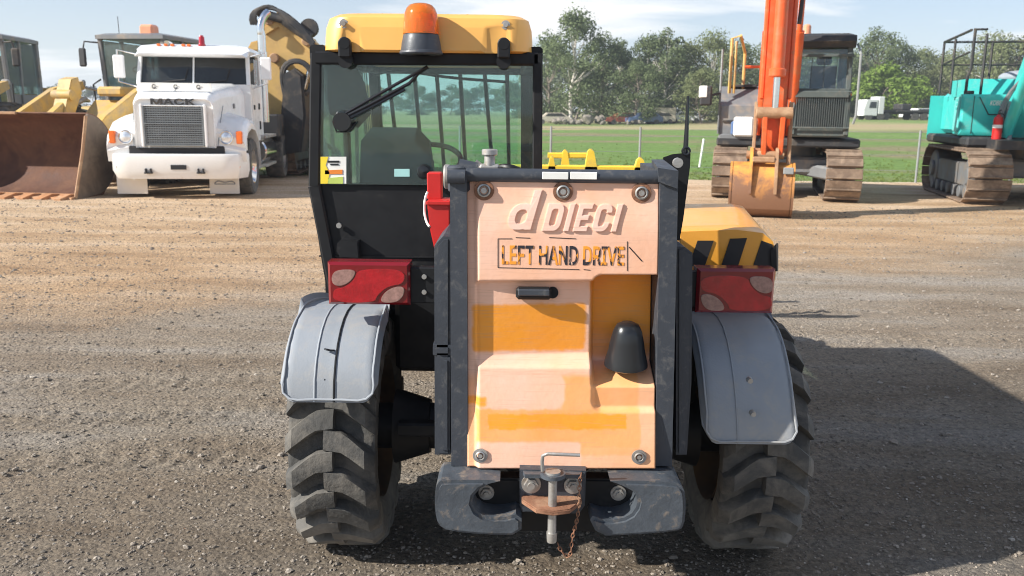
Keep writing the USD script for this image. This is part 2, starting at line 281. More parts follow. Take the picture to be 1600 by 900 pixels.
def prism(poly, lo, hi, axis='y', b=0.):
    """A polygon (or several, even-odd) extruded along an axis: axis y takes (x, z), axis x takes (y, z), axis z takes (x, y)."""
    polys = poly if np.ndim(poly[0][0]) else [poly]
    cs = CrossSection([np.asarray(q, float) for q in polys], manifold3d.FillRule.EvenOdd)
    h = hi-lo
    if b: m = cs.extrude(h-2*b).translate((0, 0, b))+cs.offset(-b, manifold3d.JoinType.Miter).extrude(h)
    else: m = cs.extrude(h)
    m = tm(m); v = m.vertices.copy()
    if axis == 'y': w = np.c_[v[:, 0], v[:, 2]+lo, v[:, 1]]; f = m.faces[:, ::-1]
    elif axis == 'x': w = np.c_[v[:, 2]+lo, v[:, 0], v[:, 1]]; f = m.faces
    else: w = np.c_[v[:, 0], v[:, 1], v[:, 2]+lo]; f = m.faces
    return trimesh.Trimesh(w, f, process=False)
def lathe(prof, c=(0, 0, 0), d=(0, 0, 1), n=32):
    """prof: (radius, distance along d) pairs."""
    d, a, e = frame_of(d); prof = np.asarray(prof, float); t = np.arange(n)*2*np.pi/n
    ring = np.cos(t)[:, None]*a+np.sin(t)[:, None]*e
    v = (np.asarray(c, float)+prof[:, None, 1:2]*d+prof[:, None, 0:1]*ring[None]).reshape(-1, 3); f = []
    for i in range(len(prof)-1):
        for j in range(n):
            q = [i*n+j, i*n+(j+1) % n, (i+1)*n+(j+1) % n, (i+1)*n+j]; f += [[q[0], q[1], q[2]], [q[0], q[2], q[3]]]
    return trimesh.Trimesh(v, f, process=False)
def loft(rings, cap=True, closed=True):
    rings = np.asarray(rings, float); k, n = rings.shape[:2]; v = rings.reshape(-1, 3); f = []
    for i in range(k-1):
        for j in range(n if closed else n-1):
            q = [i*n+j, i*n+(j+1) % n, (i+1)*n+(j+1) % n, (i+1)*n+j]; f += [[q[0], q[1], q[2]], [q[0], q[2], q[3]]]
    if cap:
        c0, c1 = len(v), len(v)+1; v = np.vstack([v, rings[0].mean(0), rings[-1].mean(0)]); e = (k-1)*n
        for j in range(n): f += [[c0, (j+1) % n, j], [c1, e+j, e+(j+1) % n]]
    return trimesh.Trimesh(v, f, process=False)
def sheet(fn, us, vs, thick=None, direction=(0, 1, 0)):
    """A grid surface fn(u, v) -> point; with thick, closed to a slab of that thickness along direction."""
    g = np.array([[fn(u, v) for u in us] for v in vs], float); nv, nu = g.shape[:2]; v = g.reshape(-1, 3); f = []
    for i in range(nv-1):
        for j in range(nu-1):
            a = i*nu+j; f += [[a, a+1, a+nu+1], [a, a+nu+1, a+nu]]
    if thick is None: return trimesh.Trimesh(v, f, process=False)
    n0 = len(v); v2 = v+np.asarray(direction, float)*thick; f2 = [[a+n0, c+n0, b+n0] for a, b, c in f]
    rim = [j for j in range(nu)]+[i*nu+nu-1 for i in range(1, nv)]+[(nv-1)*nu+j for j in range(nu-2, -1, -1)]+[i*nu for i in range(nv-2, 0, -1)]
    fr = []
    for a, b in zip(rim, rim[1:]+rim[:1]): fr += [[a, a+n0, b+n0], [a, b+n0, b]]
    return trimesh.Trimesh(np.vstack([v, v2]), f+f2+fr, process=False)
def beam(p0, p1, w, h, b=None, side=(1, 0, 0)):
    """A bar of width w along side and height h, from p0 to p1."""
    p0, p1 = np.asarray(p0, float), np.asarray(p1, float); d = p1-p0; d = d/np.linalg.norm(d); s = np.asarray(side, float); s = s-d*np.dot(s, d); s /= np.linalg.norm(s); u = np.cross(d, s)
    b = min(w, h)*.15 if b is None else b; pts = []
    for p in (p0, p1):
        for a in (-1, 1):
            for c in (-1, 1): pts += [p+s*a*(w/2-b)+u*c*h/2, p+s*a*w/2+u*c*(h/2-b)]
    return hull(pts)
def ss(a, b, x):
    t = np.clip((x-a)/(b-a), 0, 1); return t*t*(3-2*t)
def text(s, height, pos, depth=.004, bold=True, shear=0., width=None):
    """Lettering that faces -y (towards the camera), its lower left corner at pos."""
    m = meshkit.text_mesh(s, height, depth, bold); v = np.array(m.vertices); v[:, 0] -= v[:, 0].min()
    if width: v[:, 0] *= width/v[:, 0].max()
    v[:, 0] += v[:, 1]*shear
    w = np.c_[v[:, 0]+pos[0], pos[1]-v[:, 2], v[:, 1]+pos[2]]
    return trimesh.Trimesh(w, m.faces, process=False)

# ---------------------------------------------------------------- the scene's objects
USED, ROOT = set(), {}
def numbered(parent, name):
    p, k = f'{parent}/{name}', 0
    while p in USED: k += 1; p = f'{parent}/{name}_{k:03d}'
    USED.add(p); return p
def say(prim, label=None, cat_=None, group=None, kind=None):
    for k, v in (('label', label), ('category', cat_), ('group', group), ('kind', kind)):
        if v: prim.SetCustomDataByKey(k, v)
    return prim
def thing(name, label, cat_, loc=(0, 0, 0), rotz=0., group=None, kind=None):
    p = numbered('/World', name); x = UsdGeom.Xform.Define(stage, p); x.AddTranslateOp().Set(Gf.Vec3d(*map(float, loc))); x.AddRotateZOp().Set(math.degrees(rotz))
    c, s = math.cos(rotz), math.sin(rotz); ROOT[p] = (np.array([[c, -s, 0], [s, c, 0], [0, 0, 1]]), np.asarray(loc, float))
    say(x.GetPrim(), label, cat_, group, kind); return p
def obj(name, mesh, material, parent='/World', smooth=35, world=False, label=None, kind=None):
    """Defines one Mesh prim under a thing, a part or the World; world: the mesh is given in world coordinates."""
    p = numbered(parent, name); mesh = tm(mesh)
    if world:
        r = '/'.join(parent.split('/')[:3])
        if r in ROOT:
            R, t = ROOT[r]; mesh = trimesh.Trimesh((np.array(mesh.vertices)-t) @ R, mesh.faces, process=False)
    usdkit.mesh(stage, p, mesh, MATS[material], smooth)
    say(stage.GetPrimAtPath(p), label, kind=kind)
    return p
def copy_of(src, loc, rotz=0., label=None, group=None, scale=None, cat_=None):
    p = numbered('/World', src.split('/')[-1].rstrip('0123456789_') if src.split('/')[-1][-1].isdigit() else src.split('/')[-1])
    x = UsdGeom.Xform.Define(stage, p); x.GetPrim().GetReferences().AddInternalReference(src)
    x.ClearXformOpOrder(); x.GetPrim().RemoveProperty('xformOp:translate')
    x = UsdGeom.Xformable(x); 
    x.AddTranslateOp(opSuffix='copy').Set(Gf.Vec3d(*map(float, loc))); x.AddRotateZOp(opSuffix='copy').Set(math.degrees(rotz))
    if scale is not None: x.AddScaleOp(opSuffix='copy').Set(Gf.Vec3f(*np.broadcast_to(scale, 3).tolist()))
    x.GetPrim().SetInstanceable(True); say(x.GetPrim(), label, cat_, group)
    return p

# ================================================================ the setting
def terrain(x, y):
    x, y = np.asarray(x, float), np.asarray(y, float)
    far = ss(45, 115, y)*ss(8, 42, x)*1.0
    return far-.06+.0*x
def axis_pts(knots):
    """[(pos, step), ...] -> coordinates whose spacing goes smoothly from step to step."""
    out = [knots[0][0]]
    for (a, sa), (b, sb) in zip(knots, knots[1:]):
        x = a
        while True:
            t = (x-a)/(b-a); st = sa*(1-t)+sb*t
            x += st
            if x >= b-st*.4: break
            out.append(x)
        out.append(b)
    return np.array(out)
def grid_mesh(xs, ys, zf):
    X, Y = np.meshgrid(xs, ys); Z = zf(X, Y); v = np.c_[X.ravel(), Y.ravel(), Z.ravel()]; nx = len(xs)
    i, j = np.meshgrid(np.arange(len(ys)-1), np.arange(nx-1), indexing='ij'); a = (i*nx+j).ravel()
    return v, np.vstack([np.c_[a, a+1, a+nx+1], np.c_[a, a+nx+1, a+nx]])
xs = axis_pts([(-900, 60), (-60, 4), (60, 4), (900, 60)]); ys = axis_pts([(-300, 40), (10, 3), (130, 4), (1500, 90)])
def field_h(X, Y):
    z = terrain(X, Y); n = meshkit.fbm(np.c_[X.ravel()*.05, Y.ravel()*.05, 0*X.ravel()]).reshape(X.shape)
    return z+n*.10*ss(24, 50, Y)-.02
p = obj('field', trimesh.Trimesh(*grid_mesh(xs, ys, field_h), process=False), 'field', smooth=True, kind='structure')
def edge_y(x): return 20.6+.35*np.sin(x*.5)+.2*np.sin(x*1.7+1)
xs = axis_pts([(-45, 1.2), (-9, .10), (-3, .035), (3.2, .035), (9, .10), (60, 1.2)]); ys = axis_pts([(-25, 1.5), (1.6, .04), (2.4, .02), (6, .035), (12, .1), (21.3, .2)])
def yard_h(X, Y):
    q = np.c_[X.ravel(), Y.ravel(), 0*X.ravel()]
    n = meshkit.fbm(q*[1.2, 2.2, 1]).reshape(X.shape)*.016+meshkit.fbm(q*7.).reshape(X.shape)*.007+meshkit.fbm(q*22.+9).reshape(X.shape)*.004
    flat = np.exp(-((X-.12)/1.2)**4-((Y-3.1)/.5)**4)
    n = n*(1-.6*flat)
    # tread prints of earlier passes to the right of the machine
    for y0, sl, x0, x1 in ((5.95, .03, 1.9, 4.6), (6.9, .02, 1.2, 5.5), (5.1, .12, -4.5, -1.2), (4.0, .16, -3.6, -.9), (4.6, .16, -3.6, -1.0)):
        d = Y-(y0+sl*X); inside = np.exp(-(d/.13)**4)*ss(x0, x0+.4, X)*(1-ss(x1-.4, x1, X))
        n = n+inside*(.006*np.sign(np.sin(X*2*np.pi/.11+np.abs(d)*22))-.006)
    return n-.045*ss(-.35, .1, Y-edge_y(X))
p = obj('yard', trimesh.Trimesh(*grid_mesh(xs, ys, yard_h), process=False), 'yard', smooth=True, kind='structure')

def scatter(name, protos, pts, scales, material, label, cat_):
    pi = UsdGeom.PointInstancer.Define(stage, numbered('/World', name)); path = str(pi.GetPath()); rel = []
    for k, m in enumerate(protos):
        q = f'{path}/{name}_shape_{k:03d}'; usdkit.mesh(stage, q, m, MATS[material], False); rel.append(q)
    pi.CreatePrototypesRel().SetTargets([Sdf.Path(q) for q in rel]); n = len(pts)
    pi.CreateProtoIndicesAttr(Vt.IntArray.FromNumpy(rng.integers(0, len(protos), n).astype(np.int32)))
    pi.CreatePositionsAttr(Vt.Vec3fArray.FromNumpy(np.asarray(pts, np.float32)))
    a = rng.uniform(0, 2*np.pi, n); pi.CreateOrientationsAttr([Gf.Quath(float(np.cos(t/2)), 0, 0, float(np.sin(t/2))) for t in a])
    s = np.asarray(scales, np.float32); s = np.repeat(s[:, None], 3, 1) if s.ndim == 1 else s
    pi.CreateScalesAttr(Vt.Vec3fArray.FromNumpy(s)); say(pi.GetPrim(), label, cat_, None, 'stuff')
stones = []
for k in range(6):
    m = trimesh.creation.icosphere(1, 1.); m.vertices *= rng.uniform(.6, 1.25, (len(m.vertices), 1)); m.vertices *= [1, rng.uniform(.6, .95), rng.uniform(.4, .7)]; stones.append(m)
N = 46000
yy = 2.3*np.exp(rng.uniform(0, 1, N)*math.log(15/2.3)); xx = rng.uniform(-.66, .66, N)*(yy+.6)
dens = meshkit.fbm(np.c_[xx*.7, yy*1.6, 0*xx]); keep = rng.uniform(-.35, .45, N) < dens+.05; xx, yy = xx[keep], yy[keep]
sz = .0032*np.exp(rng.normal(0, .45, len(xx)))*(1+.10*yy); sz = np.clip(sz, .002, .03)
scatter('gravel', stones, np.c_[xx, yy, yard_h(xx[None], yy[None])[0]+sz*.2], sz, 'gravel', 'loose grey and brown gravel scattered over the yard', 'gravel')
blades = []
for k in range(4):
    ms = []
    for j in range(9):
        a = rng.uniform(0, 6.28); l = rng.uniform(.6, 1.); o = rng.normal(0, .25, 2); d = np.array([math.cos(a), math.sin(a), 0]); s = np.array([-d[1], d[0], 0])*.045; base = np.array([*o, 0])
        ms.append(trimesh.Trimesh([base-s, base+s, base+d*.25*l+[0, 0, .7*l], base+d*.6*l+[0, 0, l]], [[0, 1, 2], [0, 2, 3]], process=False))
    blades.append(cat(*ms))
N = 9000; xx = rng.uniform(-14, 26, N); yy = edge_y(xx)+.1+rng.exponential(4., N); zz = field_h(xx[None], yy[None])[0]
scatter('grass', blades, np.c_[xx, yy, zz-.01], rng.uniform(.03, .085, N), 'grass_blades', 'short green grass of the field beyond the yard edge', 'grass')

# ================================================================ the telehandler in the foreground
CX = .135
T = thing('telehandler', 'orange and black compact telehandler seen from behind, left hand drive sticker on its rear cover', 'telehandler', (CX, 3.1, 0))
def tobj(name, mesh, material, parent=None, smooth=35, label=None, kind=None):
    return obj(name, mesh, material, parent or T, smooth, True, label, kind)
YH = 2.46
# ---- wheels
WR, WY = .43, 3.09
def wheel_tyre(width, r, mirror):
    h = width/2
    prof = [(r*.60, -h*.72), (r*.66, -h*.9), (r*.78, -h*1.0), (r*.85, -h*.97), (r*.875, -h*.86), (r*.89, 0), (r*.875, h*.86), (r*.85, h*.97), (r*.78, h), (r*.66, h*.9), (r*.60, h*.72)]
    ms = [lathe(prof, (0, 0, 0), (1, 0, 0), 56)]
    N = 19; pitch = 2*np.pi*r/N
    st = [(.985, -.055, .96), (.80, -.028, 1.), (.45, .014, 1.), (.28, .03, 1.), (-.10, .038, 1.)]   # across, along, height of the lug's crown
    for side in (-1, 1):
        for k in range(N):
            s0 = (k+(.5 if side > 0 else 0))*pitch; rings = []
            for q, (ax, so, hh) in enumerate(st):
                x = side*ax*h; w = pitch*(.25 if q < 2 else .265); top = r*hh-(.012 if q == 0 else 0); bot = r*.85 if q else r*.81
                ring = []
                for (ds, rr) in ((-w*1.10, bot), (-w*.98, top-.013), (-w*.86, top-.003), (0, top), (w*.86, top-.003), (w*.98, top-.013), (w*1.10, bot)):
                    a = (s0+so+ds)/r; ring.append((x, -math.cos(a)*rr, math.sin(a)*rr))
                rings.append(ring)
            # outer face of the lug runs down over the shoulder
            first = [(side*h*1.0, y*.94, z*.94) for (_, y, z) in rings[0]]
            rings = [first]+rings
            ms.append(loft(rings))
    return cat(*ms)
TYRE = wheel_tyre(.30, WR, False)
def chaikin(p, n=2):
    p = np.asarray(p, float)
    for _ in range(n): q = np.roll(p, -1, 0); p = np.stack([.75*p+.25*q, .25*p+.75*q], 1).reshape(-1, 2)
    return p
def shift(m, d): m = m.copy(); m.apply_translation(d); return m
RIM = cat(lathe([(.262, -.13), (.255, -.10), (.245, -.04), (.20, -.02), (.10, -.035), (.10, -.05), (0.001, -.05)], (0, 0, 0), (1, 0, 0), 40), lathe([(.262, .13), (.252, .1), (.24, .02), (.18, 0), (.001, 0)], (0, 0, 0), (1, 0, 0), 40),
          *[cyl((-.06, .15*math.cos(a), .15*math.sin(a)), (-.02, .15*math.cos(a), .15*math.sin(a)), .016, n=6) for a in np.arange(8)*math.pi/4])
xl, xr = -.655, .905
xl = (at(440, 720, 2.70)[0]+at(591, 720, 2.70)[0])/2; xr = (at(1127, 740, 2.70)[0]+at(1273, 740, 2.70)[0])/2
for x, y in ((xl, WY), (xr, WY), (xl, WY+2.35), (xr, WY+2.35)):
    rim = RIM.copy()
    if x > CX: rim.vertices[:, 0] *= -1; rim.invert()
    w = tobj('wheel', shift(rim, (x, y, WR)), 'rim_paint'); tobj('tyre', shift(TYRE, (x, y, WR-.006)), 'tyre_rubber', w, 40)
# ---- axles, chassis
tobj('axle', cat(cyl((xl, WY, WR), (xr, WY, WR), .085), box((CX, WY, WR), (.34, .34, .3), .05), cyl((xl+.17, WY, WR), (xl+.3, WY, WR), .14, .1), cyl((xr-.17, WY, WR), (xr-.3, WY, WR), .14, .1),
                 beam((xl+.2, WY-.16, WR+.05), (CX-.1, WY-.16, WR+.05), .05, .05, side=(0, 0, 1))), 'black_plastic')
tobj('axle', cat(cyl((xl, WY+2.35, WR), (xr, WY+2.35, WR), .085), box((CX, WY+2.35, WR), (.34, .34, .3), .05)), 'black_plastic')
tobj('chassis', cat(lohi((CX-.30, 2.62, .42), (CX-.22, 5.9, .88), .01), lohi((CX+.22, 2.62, .42), (CX+.30, 5.9, .88), .01), lohi((CX-.22, 2.70, .47), (CX+.22, 5.8, .60), .01),
                    lohi((CX-.36, 2.7, .62), (CX+.36, 3.3, 1.0), .03), lohi((xl+.16, 3.15, .62), (CX-.25, 3.42, .98), .02), lohi((CX+.25, 2.98, .55), (xr-.19, 3.5, 1.0), .02)), 'black_plastic')
# ---- rear cover: one moulded sheet with two recesses, worked out on a fine grid
U0_, U1_, V0_, V1_ = 728., 1031., 283., 725.
def rbox(u, v, u0, v0, u1, v1, r):
    """Distance (pixels of the measuring plane) inside a rounded rectangle, positive inside."""
    qx, qy = np.maximum(np.abs(u-(u0+u1)/2)-(u1-u0)/2+r, 0), np.maximum(np.abs(v-(v0+v1)/2)-(v1-v0)/2+r, 0)
    ins = np.minimum(np.maximum(np.abs(u-(u0+u1)/2)-(u1-u0)/2+r, np.abs(v-(v0+v1)/2)-(v1-v0)/2+r), 0)
    return r-np.hypot(qx, qy)-ins
def cover_depth(u, v):
    d = .014*(1-ss(283, 372, v))+.0*u
    low = np.clip((v-575)/150, 0, 1); d = d-.035*low
    d = d+.016*(1-ss(739, 748, u))
    ins = rbox(u, v, 742, 440, 1100, 575, 8); w = ss(-2, 4, ins)
    up = 1-ss(555, 577, v); rec = .017+.026*np.clip((u-762)/163, 0, 1)
    d = d+rec*w*np.clip((577-v)/20, 0, 1)*(u < 1100)
    ins2 = rbox(u, v, 929, 432, 1100, 640, 16); w2 = ss(-3, 6, ins2); sill = np.clip((604-v)/24, 0, 1)
    d = np.where(ins2 > -3, np.maximum(d, (.115+.0*v)*w2*sill+d*(1-w2)), d)
    return d
uu, vv = np.linspace(U0_, U1_, 152), np.linspace(V0_, V1_, 222)
UU, VV = np.meshgrid(uu, vv)
# the cover narrows a little downwards as measured
shrink = (VV-V0_)/(V1_-V0_); ue = UU+(3*(1-(UU-U0_)/(U1_-U0_))-10*((UU-U0_)/(U1_-U0_)))*shrink
D = cover_depth(UU, VV)
pts = np.array([at(a, b, YH) for a, b in zip(ue.ravel(), VV.ravel())]); pts[:, 1] += D.ravel()
nu = len(uu); nv = len(vv)
i, j = np.meshgrid(np.arange(nv-1), np.arange(nu-1), indexing='ij'); a = (i*nu+j).ravel()
faces = np.vstack([np.c_[a, a+nu+1, a+1], np.c_[a, a+nu, a+nu+1]])[:, ::-1]
rim = np.r_[np.arange(nu), np.arange(1, nv)*nu+nu-1, (nv-1)*nu+np.arange(nu-2, -1, -1), np.arange(nv-2, 0, -1)*nu]
back = pts[rim].copy(); back[:, 1] = YH+.13; n0 = len(pts); k = np.arange(len(rim)); k2 = np.roll(k, -1)
faces = np.vstack([faces, np.c_[rim, n0+k, n0+k2], np.c_[rim, n0+k2, rim[k2]]])
def patch(u, v, u0, v0, u1, v1, r=3, soft=3.): return ss(-soft, soft, rbox(u, v, u0, v0, u1, v1, r))
nz = meshkit.fbm(np.c_[UU.ravel()*.03, VV.ravel()*.03, 0*UU.ravel()]).reshape(UU.shape)
nz2 = meshkit.fbm(np.c_[UU.ravel()*.11, VV.ravel()*.11, 0*UU.ravel()+5]).reshape(UU.shape)
u_, v_ = UU+nz*5+nz2*4, VV+nz*4+nz2*4
fresh = patch(u_, v_, 741, 482, 924, 556, 6)
fresh = np.maximum(fresh, patch(u_, v_, 931, 436, 1040, 578, 14, 5)*(1-.55*ss(520, 580, VV)))
fresh = np.maximum(fresh, patch(u_, v_, 764, 646, 990, 672, 3))
fresh = np.maximum(fresh, patch(u_, v_, 720, 623, 764, 637, 3))
blob = np.maximum(patch(u_, v_, 747, 585, 890, 641, 20), patch(u_, v_, 747, 690, 915, 735, 6))
fresh = np.maximum(fresh, 0.62*patch(u_, v_, 745, 640, 1012, 700, 4)*(1-blob))
fresh = np.maximum(fresh, 0.55*patch(u_, v_, 880, 590, 1012, 712, 6, 6)*(1-blob))
fresh = np.maximum(fresh, .34*ss(575, 600, VV)*(1-blob))
fade = meshkit.fbm(np.c_[UU.ravel()*.016, VV.ravel()*.009, 0*UU.ravel()+3]).reshape(UU.shape)
fresh = np.clip(np.maximum(fresh, .05)+.22*np.clip(fade, 0, 1)*(fresh < .7)-.10*np.clip(nz, 0, 1)*(fresh > .7), 0, 1)
COVER = tobj('rear_cover', trimesh.Trimesh(np.vstack([pts, back]), faces, process=False), 'faded_cover', smooth=True)
UsdGeom.PrimvarsAPI(stage.GetPrimAtPath(COVER)).CreatePrimvar('fresh', Sdf.ValueTypeNames.FloatArray, 'vertex').Set(Vt.FloatArray.FromNumpy(np.r_[fresh.ravel(), fresh.ravel()[rim]].astype(np.float32)))
def on_cover(u, v, out=0.):
    p = at(u, v, YH); p[1] += float(cover_depth(np.array(float(u)), np.array(float(v))))-out; return p
# moulded lettering: large d then DIECI, leaning right, on the sloping top panel
from shapely.geometry import Polygon, box as sbox
from shapely import affinity as aff
def ring(w, h, t, r, x=0., y=0.):
    rr = lambda x0, y0, x1, y1, q: sbox(x0+q, y0+q, x1-q, y1-q).buffer(q)
    return rr(x, y, x+w, y+h, r).difference(rr(x+t, y+t*.85, x+w-t, y+h-t*.85, max(.02, r-t*.8)))
def glyph(c):
    t = .25
    if c == 'I': return sbox(0, 0, t, 1), t
    if c == 'E': return sbox(0, 0, t, 1).union(sbox(0, 0, .62, .2)).union(sbox(0, .4, .56, .6)).union(sbox(0, .8, .62, 1)), .62
    if c == 'C': return ring(.72, 1, t, .28).difference(sbox(.45, .33, .8, .67)), .70
    if c == 'D': return ring(.76, 1, t, .30).union(sbox(0, 0, t, 1)).union(sbox(0, 0, .3, .2)).union(sbox(0, .8, .3, 1)), .76
    if c == 'd': return ring(.66, .66, .19, .28).union(sbox(.47, 0, .68, 1)), .68
def emboss(s, u0, v0, u1, v1, shear, name='raised_letters'):
    p0, p1 = at(u0, v1, YH), at(u1, v0, YH); hgt = p1[2]-p0[2]; x = 0; parts = []
    for c in s:
        g, w = glyph(c); parts.append((aff.translate(g, x), c)); x += w+.16
    sc = (p1[0]-p0[0]-shear*hgt)/(x-.16)
    for g, c in parts:
        for q in getattr(g, 'geoms', [g]):
            f = lambda ring_: [(px*sc+py*hgt*shear, py*hgt) for px, py in list(ring_.coords)[:-1]]
            m = prism([f(q.exterior)]+[f(i_) for i_ in q.interiors], 0, .010, 'y', .002); v = np.array(m.vertices); v[:, 0] += p0[0]; v[:, 2] += p0[2]
            vp = v0+(p1[2]-v[:, 2])/hgt*(v1-v0); v[:, 1] = YH+cover_depth(np.full(len(vp), 850.), vp)-.0065+v[:, 1]
            tobj('raised_letter', trimesh.Trimesh(v, m.faces, process=False), 'faded_cover', COVER, smooth=False)
emboss('d', 789, 297, 848, 359, .28); emboss('DIECI', 846, 319, 975, 361, .25)
# sticker: worn capitals with a thin frame and a scratch
w0, w1 = on_cover(784, 412), on_cover(976, 386)
tobj('sticker_letters', text('LEFT HAND DRIVE', w1[2]-w0[2], (w0[0], w0[1]+.001, w0[2]), .0022, True, 0, w1[0]-w0[0]), 'worn_letters', COVER, False)
fr = []
for (a, b) in (((778, 373), (800, 373)), ((806, 371), (828, 372)), ((858, 371), (900, 373)), ((778, 373), (778, 418)), ((980, 377), (980, 423)), ((778, 418), (905, 421)), ((912, 421), (922, 422)), ((983, 386), (1003, 408))):
    fr.append(tube([on_cover(*a, .0004), on_cover((a[0]+b[0])/2, (a[1]+b[1])/2, .0004), on_cover(*b, .0004)], .0011 if a[0] != 983 else .0016, 5))
tobj('sticker_border', cat(*fr), 'ink_black', COVER)
for (u, v) in ((756, 298), (880, 300), (1003, 302), (751, 705), (996, 707)):
    p = on_cover(u, v, .002); big = v < 500
    r = .0165 if big else .013
    tobj('cover_bolt', cat(lathe([(r*1.15, 0), (r*1.15, -.006), (r*.9, -.008), (r*.75, -.003), (r*.7, .0)], p+[0, 0, 0], (0, 1, 0), 24), cyl(p+[0, .002, 0], p-[0, .007, 0], r*.55, r*.5, n=12)), 'bare_steel', COVER)
    tobj('bolt_cup', lathe([(r*1.75, 0), (r*1.7, -.003), (r*1.2, -.0035), (r*1.1, 0)], p, (0, 1, 0), 28), 'rust' if big else 'bare_steel', COVER)
h0 = on_cover(834, 460)
tobj('cover_latch', cat(lohi(h0+[-.052, -.03, -.017], h0+[.052, .0, .019], .008), cyl(h0+[-.056, -.004, 0], h0+[-.056, .01, 0], .017), cyl(h0+[.056, -.004, 0], h0+[.056, .01, 0], .017)), 'black_plastic', COVER)
tobj('latch_lever', lohi(h0+[-.046, -.036, -.004], h0+[.046, -.029, .016], .003), 'frame_paint', COVER)
c0 = at(978, 566, YH+.055)
tobj('exhaust_cap', lathe([(.001, .128), (.020, .127), (.034, .119), (.043, .10), (.050, .07), (.056, .035), (.064, .004), (.066, -.008), (.060, -.012), (.05, -.006), (.001, -.004)], c0, (0, -.10, 1), 36), 'black_gloss', COVER)
# ---- grey frame round the cover
def post(u0, u1, v0, v1, y0, y1, b=.006):
    a, c = at((u0+u1)/2, v0, y0), at((u0+u1)/2, v1, y0); xa, xb = at(u0, (v0+v1)/2, y0)[0], at(u1, (v0+v1)/2, y0)[0]
    return lohi((xa, y0, c[2]), (xb, y1, a[2]), b)
tobj('frame_post', cat(hull([at(u, v, 2.452)+[0, d, 0] for u, v in ((705, 728), (731, 728), (729, 272), (703, 272)) for d in (0, .4)]), cyl(at(716, 276, 2.452)-[.03, 0, 0], at(716, 276, 2.452)+[.02, 0, 0], .02)), 'frame_paint')
rp0, rp1 = at(1032, 728, 2.42), at(1059, 268, 2.42)
tobj('frame_post', cat(hull([at(u, v, 2.452)+[0, d, 0] for u, v in ((1024, 728), (1050, 728), (1060, 268), (1032, 268)) for d in (0, .4)]), hull([at(1018, 249, 2.72), at(1036, 249, 2.72), at(1028, 262, 2.443), at(1060, 267, 2.443), at(1020, 256, 2.72)+[0, 0, -.05], at(1060, 267, 2.443)+[0, 0, -.05], at(1030, 262, 2.443)+[0, 0, -.04]])), 'frame_paint')
tobj('corner_tube', cat(cyl(at(718, 300, 2.50), at(716, 258, 2.50), .033, b=.006), cyl(at(716, 262, 2.50), at(745, 268, 2.50), .026)), 'frame_paint')
tobj('end_disc', cyl(at(694, 276, 2.55), at(704, 276, 2.55), .036, n=28, b=.004), 'bare_steel')
cb0, cb1 = at(728, 273, 2.478), at(1034, 277, 2.478)
CB = tobj('cross_bar', cat(cyl(cb0, cb1, .0195, n=24), lohi(cb0+[0, .0, -.02], cb1+[0, .09, .012], .006)), 'frame_paint')
for (u0, u1) in ((847, 888), (891, 933)):
    a, b_ = at(u0, 280, 2.457), at(u1, 269, 2.457); tobj('label', lohi((a[0], 2.4555, a[2]), (b_[0], 2.4595, b_[2]), .001), 'white_label', CB)
def side_column(poly, y0, y1): return prism([at2(u, v, y0) for u, v in poly], y0, y1, 'y', .008)
tobj('side_column', side_column([(679, 712), (678, 385), (692, 370), (704, 370), (704, 712)], 2.50, 2.85), 'frame_paint')
tobj('column_bracket', cat(side_column([(676, 556), (676, 540), (704, 540), (704, 556)], 2.492, 2.6), side_column([(690, 705), (690, 560), (703, 560), (703, 705)], 2.488, 2.6)), 'frame_paint')
tobj('side_column', side_column([(1057, 712), (1057, 386), (1070, 386), (1083, 396), (1081, 600), (1074, 712)], 2.50, 2.9), 'frame_paint')
tobj('tower_plate', cat(prism([(2.6, .75), (3.5, .75), (3.35, 1.05), (2.95, 1.28), (2.62, 1.28)], CX-.285, CX-.255, 'x'), prism([(2.6, .75), (3.5, .75), (3.35, 1.05), (2.95, 1.28), (2.62, 1.28)], CX+.255, CX+.285, 'x')), 'black_plastic')
# ---- bumper blocks, hitch
def bumper(poly, cut):
    YB = 2.345; m = prism([at2(u, v, YB) for u, v in chaikin(poly, 1)], YB, 2.50, 'y', .010)
    return m
Lp = [(684, 757), (690, 752), (790, 752), (755, 760), (735, 782), (746, 806), (780, 812), (815, 804), (815, 838), (760, 838), (700, 832), (684, 822), (679, 800), (679, 768)]
Rp = [(948, 752), (1056, 755), (1070, 764), (1073, 790), (1070, 826), (1056, 833), (985, 838), (935, 840), (918, 806), (950, 816), (984, 810), (998, 790), (994, 772), (972, 760)]
tobj('bumper', bumper(Lp, None), 'bumper_steel'); tobj('bumper', bumper(Rp, None), 'bumper_steel')
tobj('bumper_back', cat(prism([at2(u, v, 2.45) for u, v in ((690, 745), (1062, 748), (1060, 830), (692, 828))], 2.44, 2.50, 'y', .006)), 'black_plastic')
for (u, v, Y, r) in ((760, 769, 2.44, .019), (966, 770, 2.44, .019), (830, 756, 2.385, .023), (895, 758, 2.385, .021)):
    p = at(u, v, Y); tobj('hitch_bolt', cat(cyl(p+[0, .01, 0], p-[0, .004, 0], r*1.25, n=24), cyl(p, p-[0, .014, 0], r, r*.9, n=6), cyl(p-[0, .013, 0], p-[0, .02, 0], r*.5, r*.45, n=14)), 'bare_steel')
tobj('hitch_plate', prism([at2(u, v, 2.39) for u, v in ((812, 734), (916, 736), (914, 790), (905, 803), (816, 800), (812, 790))], 2.388, 2.43, 'y', .004), 'frame_paint')
a = at(864, 738, 2.33); b_ = at(862, 796, 2.31)
